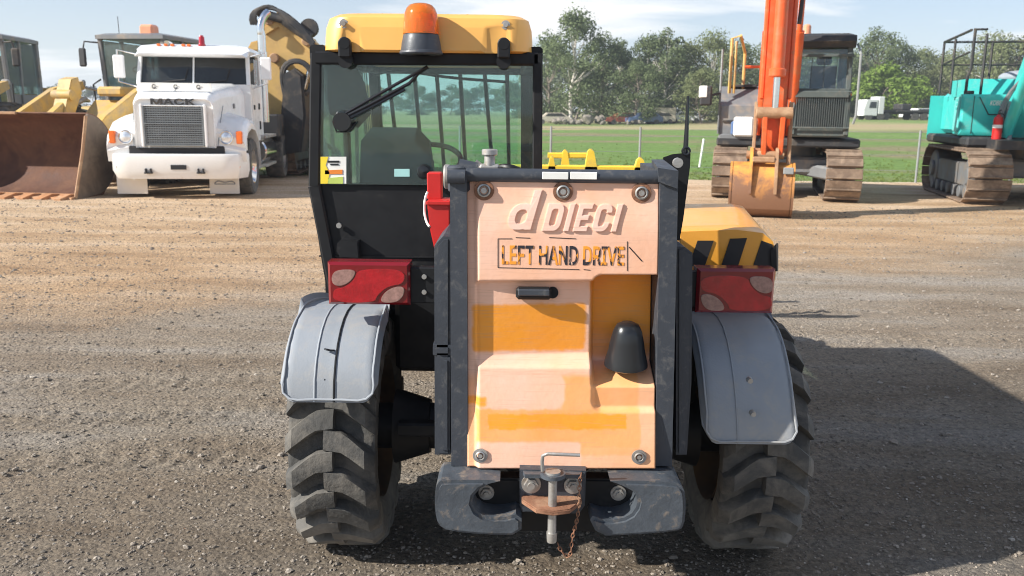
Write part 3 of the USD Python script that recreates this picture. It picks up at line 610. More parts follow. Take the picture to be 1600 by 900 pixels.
tobj('hitch_tongue', cat(hull([at(813, 727, 2.44), at(915, 729, 2.44), at(905, 742, 2.36), at(820, 741, 2.36), at(813, 727, 2.44)-[0, 0, .012], at(915, 729, 2.44)-[0, 0, .012], at(905, 742, 2.36)-[0, 0, .012], at(820, 741, 2.36)-[0, 0, .012]]),
     cyl(a, a-[0, 0, .012], .036, n=28)), 'bumper_steel')
tobj('hitch_tongue', prism([(at(u, v, 2.38)[0], y) for u, v, y in ((815, 790, 2.43), (908, 792, 2.43), (908, 792, 2.36), (888, 792, 2.30), (862, 795, 2.285), (836, 792, 2.30), (815, 790, 2.36))], b_[2]-.009, b_[2]+.006, 'z', .003), 'rust')
pt, pb = at(864, 742, 2.325), at(862, 846, 2.325)
tobj('hitch_pin', cat(cyl(pt, pb, .0125, n=20, b=.002), cyl(pb+[0, 0, .03], pb, .016, .014, n=16), cyl(pt+[0, 0, .012], pt, .022, n=20)), 'bare_steel')
tobj('pin_handle', tube([at(848, 736, 2.33), at(847, 722, 2.33), at(848, 712, 2.325), at(856, 709, 2.32), at(880, 710, 2.32), at(906, 711, 2.32)], .0055, 10), 'bare_steel')
ch = smooth_path([at(908, 740, 2.35), at(905, 770, 2.34), at(902, 810, 2.33), at(893, 850, 2.33), at(888, 870, 2.33), at(878, 862, 2.33), at(872, 850, 2.33)], 26); ms = []
for k in range(len(ch)-1):
    d = ch[k+1]-ch[k]; c = (ch[k]+ch[k+1])/2; d = d/np.linalg.norm(d); s = np.array([1., 0, 0]) if k % 2 else np.array([0, 1., 0]); s = s-d*np.dot(s, d); s /= np.linalg.norm(s); t = np.linspace(0, 2*np.pi, 11)
    ms.append(tube([c+d*math.cos(q)*.009+s*math.sin(q)*.0045 for q in t], .0016, 5))
tobj('safety_chain', cat(*ms), 'rust')
# ---- mudguards
def fender(prof, x0, x1, lean, y_edge):
    """prof: (y, z) line of the guard's crown; the sheet bends down at both sides and carries a rolled rim."""
    prof = smooth_path([(a, 0, b) for a, b in prof], 18); n = len(prof)
    us = np.linspace(0, 1, 22)
    def fn(u, k):
        y, _, z = prof[int(k)]; t = int(k)/(n-1); e = abs(2*u-1); x = x0+(x1-x0)*u+lean*t
        cr = .030*max(0, (e-.82)/.18)**2; rim = .007*math.exp(-((e-.95)/.035)**2); groove = -.004*math.exp(-((u-.50)/.018)**2) 
        corner = 0
        if t > .86 and e > .72:
            q = (t-.86)/.14; corner = q*q*.06*((e-.72)/.28)**2*(1 if t < 1 else 1)
        nn = np.array([0, -(prof[min(int(k)+1, n-1)][2]-prof[max(int(k)-1, 0)][2]), (prof[min(int(k)+1, n-1)][0]-prof[max(int(k)-1, 0)][0])]); nn = -nn/np.linalg.norm(nn)
        if nn[1] > 0: nn = -nn
        return np.array([x, y, z])+nn*(rim+groove-cr)+np.array([0, 0, corner])
    m = sheet(fn, us, range(n), .006, (0, .75, -.6)); out = np.array([0, -.003, .003])
    rim = tube(smooth_path([fn(.045, k)+out for k in range(n)]+[fn(u, n-1)+out+[0, 0, .006] for u in (.10, .3, .5, .7, .90)]+[fn(.955, k)+out for k in range(n-1, -1, -1)], 90), .0036, 6)
    seams = [tube([fn(u, k)+out*.3 for k in range(n)], rr, 6) for u, rr in ((.36, .0028), (.56, .0034))]
    return m, rim, seams
fpl = [(3.55, .80), (3.27, .872), (3.0, .918), (2.82, .915), (2.68, .845), (2.60, .69)]
x0, x1 = at(437, 600, 2.62)[0], at(590, 600, 2.62)[0]
fm, rim_, seams_ = fender(fpl, x0, x1, 0, 0)
FL = tobj('mudguard', fm, 'fender_plastic', smooth=40); tobj('rolled_rim', rim_, 'rim_grey', FL); tobj('seam', seams_[0], 'rim_grey', FL); tobj('seam', seams_[1], 'black_plastic', FL)
for (u, v) in ((516, 545), (513, 592)):
    p = at(u, v, 2.672 if v < 570 else 2.635); tobj('guard_clip', tube([p+[-.016, -.004, 0], p+[-.008, -.016, .002], p+[.002, -.008, -.003], p+[.012, .002, -.006]], .0035, 8), 'black_gloss', FL)
fpr = [(3.55, .80), (3.27, .868), (3.0, .908), (2.82, .90), (2.68, .80), (2.60, .66), (2.575, .575)]
x0, x1 = at(1086, 560, 2.62)[0], at(1238, 560, 2.62)[0]
fm, rim_, seams_ = fender(fpr, x0, x1, .03, 0)
FR = tobj('mudguard', fm, 'fender_plastic', smooth=40); tobj('rolled_rim', rim_, 'fender_plastic', FR); tobj('seam', seams_[0], 'fender_plastic', FR)
for (u, v) in ((1172, 595), (1177, 647)):
    p = at(u, v, 2.592 if v < 620 else 2.57); tobj('guard_bolt', cyl(p+[0, .015, 0], p-[0, .006, 0], .010, .008, n=12), 'bare_steel', FR)
# ---- tail lights
def tail_light(us, vs, Y, mirror, clear1, clear2):
    (u0, u1), (v0, v1) = us, vs
    a, c = at(u0, v1, Y), at(u1, v0, Y); q = .018
    body = hull([*(np.array([x, Y+y, z]) for x in (a[0], c[0]) for y in (.012, .07) for z in (a[2], c[2])), *(np.array([x, Y, z]) for x in (a[0]+q*.5, c[0]-q*.5) for z in (a[2]+q*.5, c[2]-q*.5))])
    L = tobj('tail_light', body, 'lens_dark_red')
    def lens(poly, y, m, name): tobj(name, prism([at2(u, v, Y) for u, v in chaikin(poly)], Y-y, Y+.004, 'y', .0012), m, L)
    s = (lambda u: u0+u1-u) if mirror else (lambda u: u)
    b = lambda poly: [(s(u), v) for u, v in poly]
    w, h = u1-u0, v1-v0; f = lambda x, y: (u0+w*x, v0+h*y)
    lens(b([f(.36, .14), f(.94, .14), f(.94, .50), f(.74, .55), f(.60, .78), f(.58, .95), f(.06, .95), f(.06, .62), f(.18, .60), f(.32, .40)]), .0035, 'lens_red', 'red_lens')
    lens(b([f(.10, .16), f(.33, .15), f(.33, .30), f(.25, .48), f(.14, .56), f(.05, .50), f(.04, .30)]), .0045, 'lens_clear', 'clear_lens')
    lens(b([f(.94, .56), f(.80, .57), f(.68, .72), f(.63, .95), f(.84, .95), f(.93, .78)]), .0045, 'lens_clear', 'clear_lens')
tail_light((513, 640), (411, 476), 2.72, False, 0, 0); tail_light((1087, 1213), (421, 489), 2.72, True, 0, 0)
B = tobj('lamp_bracket', post(640, 684, 418, 474, 2.74, 2.78, .004), 'black_plastic'); tobj('lamp_bracket', post(1068, 1090, 425, 480, 2.74, 2.78, .004), 'black_plastic')
for (u, v) in ((663, 432), (663, 456)):
    p = at(u, v, 2.74); tobj('bracket_bolt', cyl(p, p-[0, .008, 0], .008, n=10), 'bare_steel', B)
# ---- cab
YC = 3.46; YF = 4.80
pc = lambda u, v, Y=YC: at(u, v, Y)
zt = pc(660, 84)[2]; zb = pc(660, 288)[2]; zroof = pc(660, 18, 3.40)[2]; cxl = pc(488, 200)[0]; cxr = pc(846, 200)[0]; cxm = (cxl+cxr)/2
zfl = .60
CAB = tobj('cab_frame', cat(
    beam(pc(496, 84), pc(493, 290), .045, .06), beam(pc(493, 290), (cxl+.075, YC, .86), .05, .06),                      # rear left pillar with its kink
    beam(pc(840, 84), pc(839, 300), .038, .07), beam(pc(496, 91), pc(840, 93), .05, .07, side=(0, 0, 1)),
    beam((cxl+.03, YC, zt), (cxl+.06, YF-.15, zt), .06, .06), beam((cxr-.03, YC, zt), (cxr-.05, YF-.15, zt), .06, .06),
    beam((cxl+.06, YF-.15, zt), (cxl+.05, YF+.08, zb-.2), .055, .06), beam((cxr-.05, YF-.15, zt), (cxr-.04, YF+.08, zb-.2), .05, .06), beam((cxl+.06, YF-.15, zt), (cxr-.05, YF-.15, zt), .06, .06, side=(0, 0, 1)),
    beam((cxl+.03, YC, zb-.02), (cxl+.05, YF+.08, zb-.2), .05, .05), beam((cxr-.03, YC, zb-.05), (cxr-.04, YF+.08, zb-.2), .05, .05),
    beam((cxl+.025, YC+.52, zt), (cxl+.03, YC+.55, zfl), .045, .05)), 'black_plastic')
tobj('cab_panel', cat(prism([at2(u, v, YC) for u, v in ((488, 286), (846, 292), (846, 480), (516, 480), (502, 400), (488, 310))], YC-.012, YC+.02, 'y', .005),
     prism([at2(u, v, YC) for u, v in ((500, 398), (680, 400), (680, 402), (500, 400))], YC-.020, YC-.008, 'y'),
     prism([at2(u, v, YC-.05) for u, v in ((527, 380), (533, 374), (560, 376), (562, 404), (532, 402), (526, 392))], YC-.06, YC, 'y', .004)), 'black_plastic', CAB)
tobj('cab_side', cat(prism([(YC, zb-.02), (YF+.08, zb-.2), (YF+.08, zfl-.05), (YC+.35, zfl-.05), (YC, .85)], cxl+.03, cxl+.05, 'x'), prism([(YC, zb-.02), (YF+.08, zb-.2), (YF+.08, zfl-.05), (YC, zfl-.05)], cxr-.05, cxr-.03, 'x'),
     lohi((cxl+.03, YC, zfl-.05), (cxr-.03, YF+.08, zfl), .01), prism([(cxl+.05, zfl), (cxr-.04, zfl), (cxr-.04, zb-.2), (cxl+.05, zb-.2)], YF+.06, YF+.09, 'y')), 'black_plastic', CAB)
pb_ = at(530, 352, YC-.02); tobj('panel_bolt', cyl(pb_, pb_-[0, .01, 0], .011, n=10), 'bare_steel', CAB)
# roof shell with rounded corners and two moulded lamp recesses at the back
rx0, rx1 = pc(500, 50, 3.40)[0], pc(834, 50, 3.40)[0]; rz0, rz1 = pc(660, 82, 3.40)[2], zroof
def rrect(x0, x1, y0, y1, r, n=7):
    out = []
    for cx, cy, a0 in ((x1-r, y1-r, 0), (x0+r, y1-r, 90), (x0+r, y0+r, 180), (x1-r, y0+r, 270)):
        for t in np.linspace(a0, a0+90, n): out.append((cx+r*math.cos(math.radians(t)), cy+r*math.sin(math.radians(t))))
    return np.array(out)
rings = []
for z, ins in ((rz0, .012), (rz0+.008, .0), (rz1-.06, .006), (rz1-.022, .018), (rz1-.006, .045), (rz1, .09)):
    q = rrect(rx0+ins, rx1-ins, 3.39+ins, YF+.02-ins, .10); rings.append(np.c_[q, np.full(len(q), z)])
roof = Manifold(manifold3d.Mesh(vert_properties=np.asarray(loft(rings).vertices, np.float32), tri_verts=np.asarray(loft(rings).faces, np.uint32)))
rec = None
for (u0, u1) in ((524, 572), (748, 803)):
    a, c = at(u0, 84, 3.39), at(u1, 23, 3.39)
    rb = hull([(x, y, z) for x in (a[0], c[0]) for y in (3.36, 3.385) for z in (a[2]-.05, c[2]-.03)]+[(x, 3.405, z) for x in (a[0]+.03, c[0]-.03) for z in (a[2]-.05, c[2]-.05)]+[(x, y, c[2]) for x in (a[0]+.03, c[0]-.03) for y in (3.36, 3.385)])
    k = Manifold.hull_points(np.asarray(rb.vertices)); rec = k if rec is None else rec+k
try:
    if roof.status() == manifold3d.Error.NoError and roof.num_tri() > 0:
        if roof.volume() < 0: raise ValueError
        roof = roof-rec
    else: roof = loft(rings)
except Exception: roof = loft(rings)
ROOF = tobj('cab_roof', roof, 'roof_yellow', CAB, 40)
for (u, v) in ((537, 37), (790, 39)):
    p = at(u, v, 3.405); tobj('roof_screw', cat(cyl(p+[0, .01, 0], p-[0, .012, 0], .012, .009, n=16), cyl(p+[0, .01, 0], p-[0, .003, 0], .017, n=18)), 'bare_steel', CAB)
for (u, v) in ((538, 73), (787, 74)):
    p = at(u, v, 3.37); tobj('window_hinge', cat(cyl(p+[0, .03, .012], p+[0, -.005, .012], .024, n=24, b=.004), lohi(p+[-.024, -.004, -.04], p+[.024, .03, .012], .006), cyl(p+[0, .01, -.05], p+[0, .05, -.05], .028, .024, n=20)), 'black_plastic', CAB)
# glass
gl = [at2(u, v, YC-.02) for u, v in ((500, 84), (834, 85), (838, 290), (497, 288))]
RW = tobj('rear_window', prism(gl, YC-.024, YC-.019, 'y'), 'cab_glass', CAB, False)
tobj('front_window', hull([(cxl+.085, YF-.15, zt-.03), (cxr-.075, YF-.15, zt-.03), (cxl+.08, YF+.075, zb-.18), (cxr-.07, YF+.075, zb-.18), (cxl+.085, YF-.145, zt-.03), (cxr-.075, YF-.145, zt-.03), (cxl+.08, YF+.08, zb-.18), (cxr-.07, YF+.08, zb-.18)]), 'side_glass', CAB, False)
tobj('side_window', prism([(YC+.04, zt-.03), (YC+.48, zt-.03), (YC+.5, zb-.05), (YC+.04, zb)], cxl+.03, cxl+.035, 'x'), 'side_glass', CAB, False)
tobj('side_window', prism([(YC+.58, zt-.03), (YF-.2, zt-.03), (YF+.02, zb-.14), (YC+.58, zb-.05)], cxl+.03, cxl+.035, 'x'), 'side_glass', CAB, False)
tobj('side_window', prism([(YC+.04, zt-.03), (YF-.2, zt-.03), (YF+.02, zb-.14), (YC+.04, zb)], cxr-.035, cxr-.03, 'x'), 'side_glass', CAB, False)
# window stickers
ST = tobj('window_sticker', prism([at2(u, v, YC-.026) for u, v in ((501, 245), (541, 245), (541, 287), (501, 287))], YC-.027, YC-.0245, 'y'), 'white_label', CAB, False)
def on_sticker(poly, m): tobj('sticker_print', prism([at2(u, v, YC-.027) for u, v in poly], YC-.029, YC-.0268, 'y'), m, ST, False)
on_sticker([(501, 245), (513, 245), (509, 258), (515, 270), (512, 287), (501, 287)], 'label_yellow'); on_sticker([(513, 278), (536, 276), (536, 287), (513, 287)], 'label_green')
on_sticker([(508, 266), (535, 265), (535, 272), (508, 272)], 'label_orange'); on_sticker([(512, 251), (530, 251), (530, 254), (512, 254)], 'ink_black'); on_sticker([(516, 256), (529, 256), (529, 258), (516, 258)], 'ink_black')
tobj('window_sticker', prism([at2(u, v, YC-.026) for u, v in ((616, 264), (640, 264), (640, 276), (616, 276))], YC-.027, YC-.0245, 'y'), 'label_teal', CAB, False)
# wiper
wp = at(536, 190, YC-.05)
tobj('wiper', cat(cyl(wp+[0, .05, 0], wp+[0, -.03, 0], .045, .035, n=24), tube([at(528, 184, 3.40), at(590, 148, 3.405), at(652, 113, 3.415), at(668, 104, 3.42)], .006, 8), tube([at(524, 190, 3.395), at(580, 162, 3.40), at(640, 130, 3.41), at(656, 112, 3.42)], .0065, 8),
     beam(at(536, 188, 3.40), at(632, 138, 3.415), .02, .012), tube([at(528, 175, 3.41), at(520, 190, 3.41), at(526, 206, 3.41), at(542, 206, 3.41), at(556, 190, 3.41)], .004, 6)), 'black_gloss', CAB)
tobj('window_knob', lathe([(.001, -.03), (.022, -.026), (.03, -.01), (.028, .005), (.012, .012), (.012, .03)], at(663, 268, YC-.045), (0, 1, 0), 24), 'black_gloss', CAB)
# guard bars on the front window
for (a, c) in (((590, 122), (598, 300)), ((605, 100), (628, 300)), ((646, 100), (664, 300)), ((681, 100), (697, 300)), ((718, 100), (730, 300)), ((756, 100), (773, 300)), ((792, 100), (796, 300))):
    tobj('guard_bar', tube([at(*a, YF-.12), at((a[0]+c[0])/2, (a[1]+c[1])/2, YF+.02), at(*c, YF+.14)], .011, 8), 'black_gloss', CAB)
tobj('visor_cord', tube(smooth_path([at(580, 120, YF-.35), at(640, 112, YF-.4), at(680, 118, YF-.4), at(735, 124, YF-.4), at(790, 128, YF-.35)], 20), .008, 6), 'black_gloss', CAB)
# inside the cab
sx_ = cxl+.27
seat = tobj('seat', cat(box((sx_, 4.22, 1.02), (.42, .46, .12), .04), hull([(sx_+x, y, z) for x, y, z in ((-.19, 3.96, 1.04), (.19, 3.96, 1.04), (-.19, 4.06, 1.04), (.19, 4.06, 1.04), (-.15, 3.86, 1.46), (.15, 3.86, 1.46), (-.10, 3.87, 1.52), (.10, 3.87, 1.52), (-.15, 3.94, 1.46), (.15, 3.94, 1.46))]), box((sx_, 4.2, .80), (.34, .34, .34), .03)), 'seat_fabric', CAB)
tobj('steering_wheel', cat(lathe([(.17+.014*math.cos(t), .014*math.sin(t)) for t in np.linspace(0, 2*np.pi, 9)], (cxm-.1, 4.52, 1.34), (0, -.45, .9), 32), tube([(cxm-.1, 4.52, 1.34), (cxm-.1, 4.60, .95), (cxm-.1, 4.62, .65)], .03), beam((cxm-.26, 4.52, 1.34), (cxm+.06, 4.52, 1.34), .03, .012)), 'black_plastic', CAB)
tobj('dashboard', cat(hull([(cxm-.34, 4.55, 1.16), (cxm+.0, 4.55, 1.16), (cxm-.34, 4.78, 1.2), (cxm+.0, 4.78, 1.2), (cxm-.34, 4.6, .7), (cxm+.0, 4.6, .7), (cxm-.34, 4.8, .7), (cxm+.0, 4.8, .7)]), lohi((cxr-.22, 3.6, .7), (cxr-.06, 4.6, 1.0), .03), tube([(cxr-.14, 4.2, 1.0), (cxr-.15, 4.22, 1.18)], .015)), 'black_plastic', CAB)
tobj('coat', hull([at(507, 100, 3.62), at(552, 96, 3.75), at(570, 130, 3.8), at(580, 178, 3.8), at(560, 200, 3.75), at(515, 178, 3.62), at(508, 140, 3.60)]), 'seat_fabric', CAB)
# ---- beacon
bx = at(658, 66, 3.36)
BE = tobj('beacon', cat(lathe([(.001, -.045), (.079, -.045), (.082, -.040), (.079, -.032), (.076, -.03), (.073, -.006), (.066, .026), (.063, .030), (.001, .030)], bx, (0, 0, 1), 40), lohi(bx+[-.03, .0, -.045], bx+[.03, .08, -.03], .004)), 'frame_paint')
zd = bx[2]+.029
lens = [(.0675, 0), (.0675, .008), (.0655, .045), (.061, .074), (.054, .092), (.043, .104), (.026, .110), (.0005, .112)]
tobj('beacon_lens', lathe(lens+[(.0005, .109)]+[(max(.001, x-.003), z-.003*(z > .05)) for x, z in lens[::-1][1:]], (bx[0], bx[1], zd), (0, 0, 1), 40), 'amber_glass', BE, 50)
tobj('beacon_reflector', cat(hull([(bx[0]+x, bx[1]+y, zd+z) for x, y, z in ((.0, -.02, .01), (.045, -.025, .012), (.045, -.025, .07), (.0, -.02, .078), (.012, .012, .01), (.012, .012, .078))]), cyl((bx[0]-.018, bx[1], zd), (bx[0]-.018, bx[1], zd+.06), .010, n=14)), 'amber', BE)
# ---- engine cover with hazard stripes on the right
YE = 2.96
ec = [at(u, v, YE) for u, v in ((1064, 362), (1150, 359), (1192, 364), (1208, 378), (1212, 398), (1212, 426), (1064, 424))]
front = [at(1064, 319, 3.85), at(1140, 318, 3.85), at(1160, 322, 3.85), at(1172, 336, 3.85), at(1172, 380, 3.85), at(1064, 380, 3.85)]
EC = tobj('engine_cover', hull(ec+[p+[0, .05, .012] for p in ec[:4]]+front+[np.array([x, y, .95]) for x, y in ((ec[6][0], YE+.02), (ec[5][0], YE+.02), (front[0][0], 3.9), (front[4][0]+.02, 3.9))]), 'machine_yellow')
for poly in ([(1090, 376), (1115, 376), (1101, 416), (1076, 416)], [(1141, 373), (1167, 372), (1153, 416), (1127, 416)], [(1190, 376), (1207, 382), (1209, 416), (1176, 418)]):
    tobj('hazard_stripe', prism([at2(u, v, YE-.002) for u, v in poly], YE-.004, YE+.004, 'y'), 'ink_black', EC, False)
tobj('cover_corner', hull([at(u, v, YE-.012) for u, v in ((1204, 392), (1213, 380), (1214, 424), (1206, 424))]+[at(u, v, YE+.06) for u, v in ((1207, 388), (1216, 380), (1216, 424))]), 'black_plastic', EC)
tobj('cover_skirt', lohi((ec[6][0], YE+.03, .62), (ec[5][0]-.03, 3.9, .96), .03), 'black_plastic', EC)
# ---- boom, front head, yellow carriage, small fittings behind the cover
tobj('boom', cat(beam((CX, 2.75, 1.16), (CX, 5.75, .86), .22, .26), beam((CX, 5.6, .88), (CX, 6.1, .72), .17, .2), beam((CX, 6.08, .78), (CX, 6.15, .38), .24, .16), cyl((CX-.26, 2.72, 1.18), (CX+.26, 2.72, 1.18), .05)), 'machine_yellow')
tobj('lift_cylinder', cat(cyl((CX+.02, 3.4, .72), (CX+.02, 4.3, .80), .05), cyl((CX+.02, 4.3, .80), (CX+.02, 4.9, .86), .03)), 'bare_steel')
YK = 6.1
kk = lambda u, v: at(u, v, YK)
CAR = tobj('fork_carriage', cat(beam(kk(766, 263), kk(1006, 266), .06, .06, side=(0, 0, 1)), beam(kk(800, 263)+[0, .2, 0], kk(800, 263)+[0, .2, -.75], .07, .05), beam(kk(985, 266)+[0, .2, 0], kk(985, 266)+[0, .2, -.75], .07, .05),
     beam(kk(766, 263)+[0, .2, -.7], kk(1006, 266)+[0, .2, -.7], .06, .08, side=(0, 0, 1)), beam(kk(860, 262)+[0, .5, .06], kk(930, 262)+[0, .5, .06], .04, .05, side=(0, 0, 1))), 'bright_yellow')
for (u, v, w, dy) in ((862, 243, 5, 0), (883, 233, 6, .5), (923, 232, 8, .0), (1000, 245, 8, 0)):
    p, q = at(u, v, YK+dy), at(u, 268, YK+dy); r = w/1350*(YK+dy)
    tobj('carriage_hook', hull([q+[-r*1.3, -.03, 0], q+[r*1.3, -.03, 0], q+[-r*1.3, .03, 0], q+[r*1.3, .03, 0], p+[-r*.6, -.03, -.02], p+[r*.6, -.03, -.02], p+[-r*.6, .03, -.02], p+[r*.6, .03, -.02], p+[-r*.25, -.02, 0], p+[r*.25, .02, 0]]), 'bright_yellow', CAR)
tobj('fork_tine', beam((CX-.3, 6.35, .12), (CX-.3, 7.35, .06), .1, .04), 'black_plastic'); tobj('fork_tine', beam((CX+.3, 6.35, .12), (CX+.3, 7.35, .06), .1, .04), 'black_plastic')
p = at(765, 262, 2.85)
tobj('hydraulic_fitting', cat(cyl(p, p+[0, 0, .052], .018, n=18), cyl(p+[0, 0, .04], p+[0, 0, .06], .026, n=18, b=.003), lohi(p+[-.035, -.02, -.03], p+[.035, .03, .012], .008), cyl(p+[-.03, 0, .0], p+[-.05, 0, .015], .014, n=14)), 'bare_steel')
tobj('hose', tube(smooth_path([p+[.03, 0, 0], p+[.08, -.03, .0], p+[.13, .0, -.03], p+[.16, .1, -.1]], 14), .011, 8), 'black_plastic')
# red battery switch plate and bottle-shaped guard at the left post
RB = tobj('safety_bracket', cat(post(667, 690, 270, 312, 2.86, 2.92, .004), prism([at2(u, v, 2.80) for u, v in ((667, 318), (703, 318), (703, 400), (680, 396), (672, 360))], 2.80, 2.90, 'y', .004), post(666, 704, 314, 321, 2.79, 2.92, .003)), 'safety_red')
tobj('safety_cable', tube(smooth_path([at(668, 300, 2.84), at(663, 325, 2.83), at(666, 345, 2.82), at(671, 354, 2.80)], 12), .004, 6), 'white_label', RB)
# black mirror plate with whip aerial beside the right post
tobj('mirror_plate', hull([at(u, v, Y) for Y in (2.86, 2.89) for u, v in ((1036, 246), (1050, 241), (1079, 238), (1078, 262), (1068, 340), (1062, 376), (1040, 376))]), 'black_plastic')
tobj('aerial', cat(tube([at(1071, 240, 2.87), at(1073, 200, 2.87), at(1075, 150, 2.87)], [.009, .007, .004], 8), lathe([(.012+.004*math.cos(t), .004*math.sin(t)) for t in np.linspace(0, 2*np.pi, 9)], at(1072, 236, 2.855), (0, 1, .1), 18)), 'black_gloss')
p = at(1058, 254, 2.80); tobj('aerial_nut', cyl(p, p-[0, .02, 0], .016, n=12), 'bare_steel')

# ================================================================ machines behind
def ring_wheel(parent, c, r, w, mt='tyre_rubber', rim='cat_yellow', lugs=0, axis=(1, 0, 0), rr=.56):
    c = np.asarray(c, float)
    W = obj('wheel', lathe([(.001, -w*.28), (r*.2, -w*.28), (r*.22, -w*.18), (r*rr*.8, -w*.14), (r*rr*.95, -w*.38), (r*rr, -w*.42), (r*rr, w*.42), (r*rr*.95, w*.38), (r*rr*.8, w*.14), (r*.22, w*.18), (r*.2, w*.28), (.001, w*.28)], c, axis, 32), rim, parent)
    ms = [lathe([(r*rr*.98, -w*.40), (r*.75, -w*.5), (r*.93, -w*.47), (r*.99, -w*.36), (r, 0), (r*.99, w*.36), (r*.93, w*.47), (r*.75, w*.5), (r*rr*.98, w*.40)], c, axis, 40)]
    for k in range(lugs):
        a = k*2*math.pi/lugs; t = np.array([0, math.cos(a), math.sin(a)])
        for s in (-1, 1): ms.append(beam(c+np.array([s*w*.5, 0, 0])+t*r*.97, c+np.array([s*w*.02, 0, 0])+np.array([0, math.cos(a+.14), math.sin(a+.14)])*r*1.0, .08, .07, side=np.cross(t, (1, 0, 0))))
    obj('tyre', cat(*ms), mt, W)
    return W
def track(parent, x, L_, H_, W_, nsh, frame='track_frame', y0=0.):
    """One crawler: shoes with two grouser bars each round an idler, a sprocket and rollers."""
    r = H_/2-.05; half = L_/2-r-.05; per = 4*half+2*math.pi*r; T_ = obj('track', shift(cat(
        prism([(-half-.1, H_/2-.2), (half+.1, H_/2-.2), (half-.1, H_/2+.22), (-half+.1, H_/2+.22)], x-W_*.3, x+W_*.3, 'x', .02),
        *[cyl((x-W_*.36, y, .19), (x+W_*.36, y, .19), .11, n=18, b=.01) for y in np.linspace(-half+.1, half-.1, 7)],
        cyl((x-W_*.33, -half, H_/2), (x+W_*.33, -half, H_/2), r-.09, n=28, b=.03), cyl((x-W_*.33, half, H_/2), (x+W_*.33, half, H_/2), r-.07, n=14, b=.03),
        *[cyl((x-W_*.4, y, H_/2), (x-W_*.3, y, H_/2), .16, n=20, b=.02) for y in (-half, half)]), (0, y0, 0)), frame, parent)
    for k in range(nsh):
        s = k/nsh*per
        if s < 2*half: y, z, a = -half+s, H_/2+r, 0.
        elif s < 2*half+math.pi*r: q = (s-2*half)/r; y, z, a = half+r*math.sin(q), H_/2+r*math.cos(q), q
        elif s < 4*half+math.pi*r: y, z, a = half-(s-2*half-math.pi*r), H_/2-r, math.pi
        else: q = (s-4*half-math.pi*r)/r; y, z, a = -half-r*math.sin(q), H_/2-r*math.cos(q), math.pi+q
        l_ = per/nsh*.47
        m = cat(lohi((x-W_/2, -l_, -.015), (x+W_/2, l_, .018), .006), lohi((x-W_/2+.01, -l_*.9, .018), (x+W_/2-.01, -l_*.66, .055), .004), lohi((x-.12, -l_*.6, -.07), (x+.12, l_*.6, -.015), .02))
        v = np.array(m.vertices); c, s_ = math.cos(a), math.sin(a)
        v = np.c_[v[:, 0], v[:, 1]*c+v[:, 2]*s_+y+y0, -v[:, 1]*s_+v[:, 2]*c+z]
        obj('track_shoe', trimesh.Trimesh(v, m.faces, process=False), 'track_shoe', T_)
    return T_
# ---- white bonneted truck
ty = -math.atan(-.09)
o = ground_at(277, 318.5); o = at(277, 300, 15.0); o[2] = 0
TR = thing('truck', 'white bonneted truck facing the camera, with yellow drum and boom behind its cab', 'truck', o, math.atan(.125))
t_ = lambda n, m, mt, par=TR, sm=35, label=None: obj(n, m, mt, par, sm, False, label)
BW = 1.17
bp = [(-BW, .42), (-BW+.12, .1), (-BW+.4, 0), (BW-.4, 0), (BW-.12, .1), (BW, .42), (BW-.1, .45), (-BW+.1, .45)]
lower = [(x*.97, y+.03) for x, y in bp]
bumper_m = hull([(x, y, z) for x, y in bp for z in (.50, .76)]+[(x*.985, y+.02, .80) for x, y in bp]+[(x*.96, y+.06, .37) for x, y in bp])
BM = t_('bumper', bumper_m, 'truck_white')
t_('number_plate', box((.0+.05, -.006, .575), (.26, .012, .08), .003), 'ink_black', BM); t_('bumper_slot', box((-.95, .11, .57), (.12, .06, .05), .01), 'ink_black', BM); t_('side_marker', box((.98, .14, .57), (.16, .06, .045), .01), 'amber', BM)
for x in (-.45, .42): t_('tow_hook', cat(box((x-.04, -.02, .51), (.03, .06, .09), .01), box((x+.04, -.02, .51), (.03, .06, .09), .01), box((x, -.02, .48), (.14, .05, .03), .008)), 'digger_dark', BM)
t_('grille_gap', lohi((-.8, .16, .78), (.8, .5, .93), .02), 'ink_black')
# bonnet: grille shell rising back to the windscreen
def sec(y, w, z0, z1, rnd): 
    return [(-w, y, z0), (-w, y, z1-rnd), (-w+rnd*.35, y, z1-rnd*.3), (-w+rnd, y, z1), (w-rnd, y, z1), (w-rnd*.35, y, z1-rnd*.3), (w, y, z1-rnd), (w, y, z0)]
BN = t_('bonnet', loft([sec(.14, .64, .9, 1.70, .10), sec(.10, .655, .9, 1.73, .12), sec(.16, .67, .9, 1.80, .13), sec(.5, .72, .9, 1.90, .16), sec(1.3, .84, .9, 2.0, .2), sec(1.75, .92, .9, 2.04, .22)]), 'truck_white')
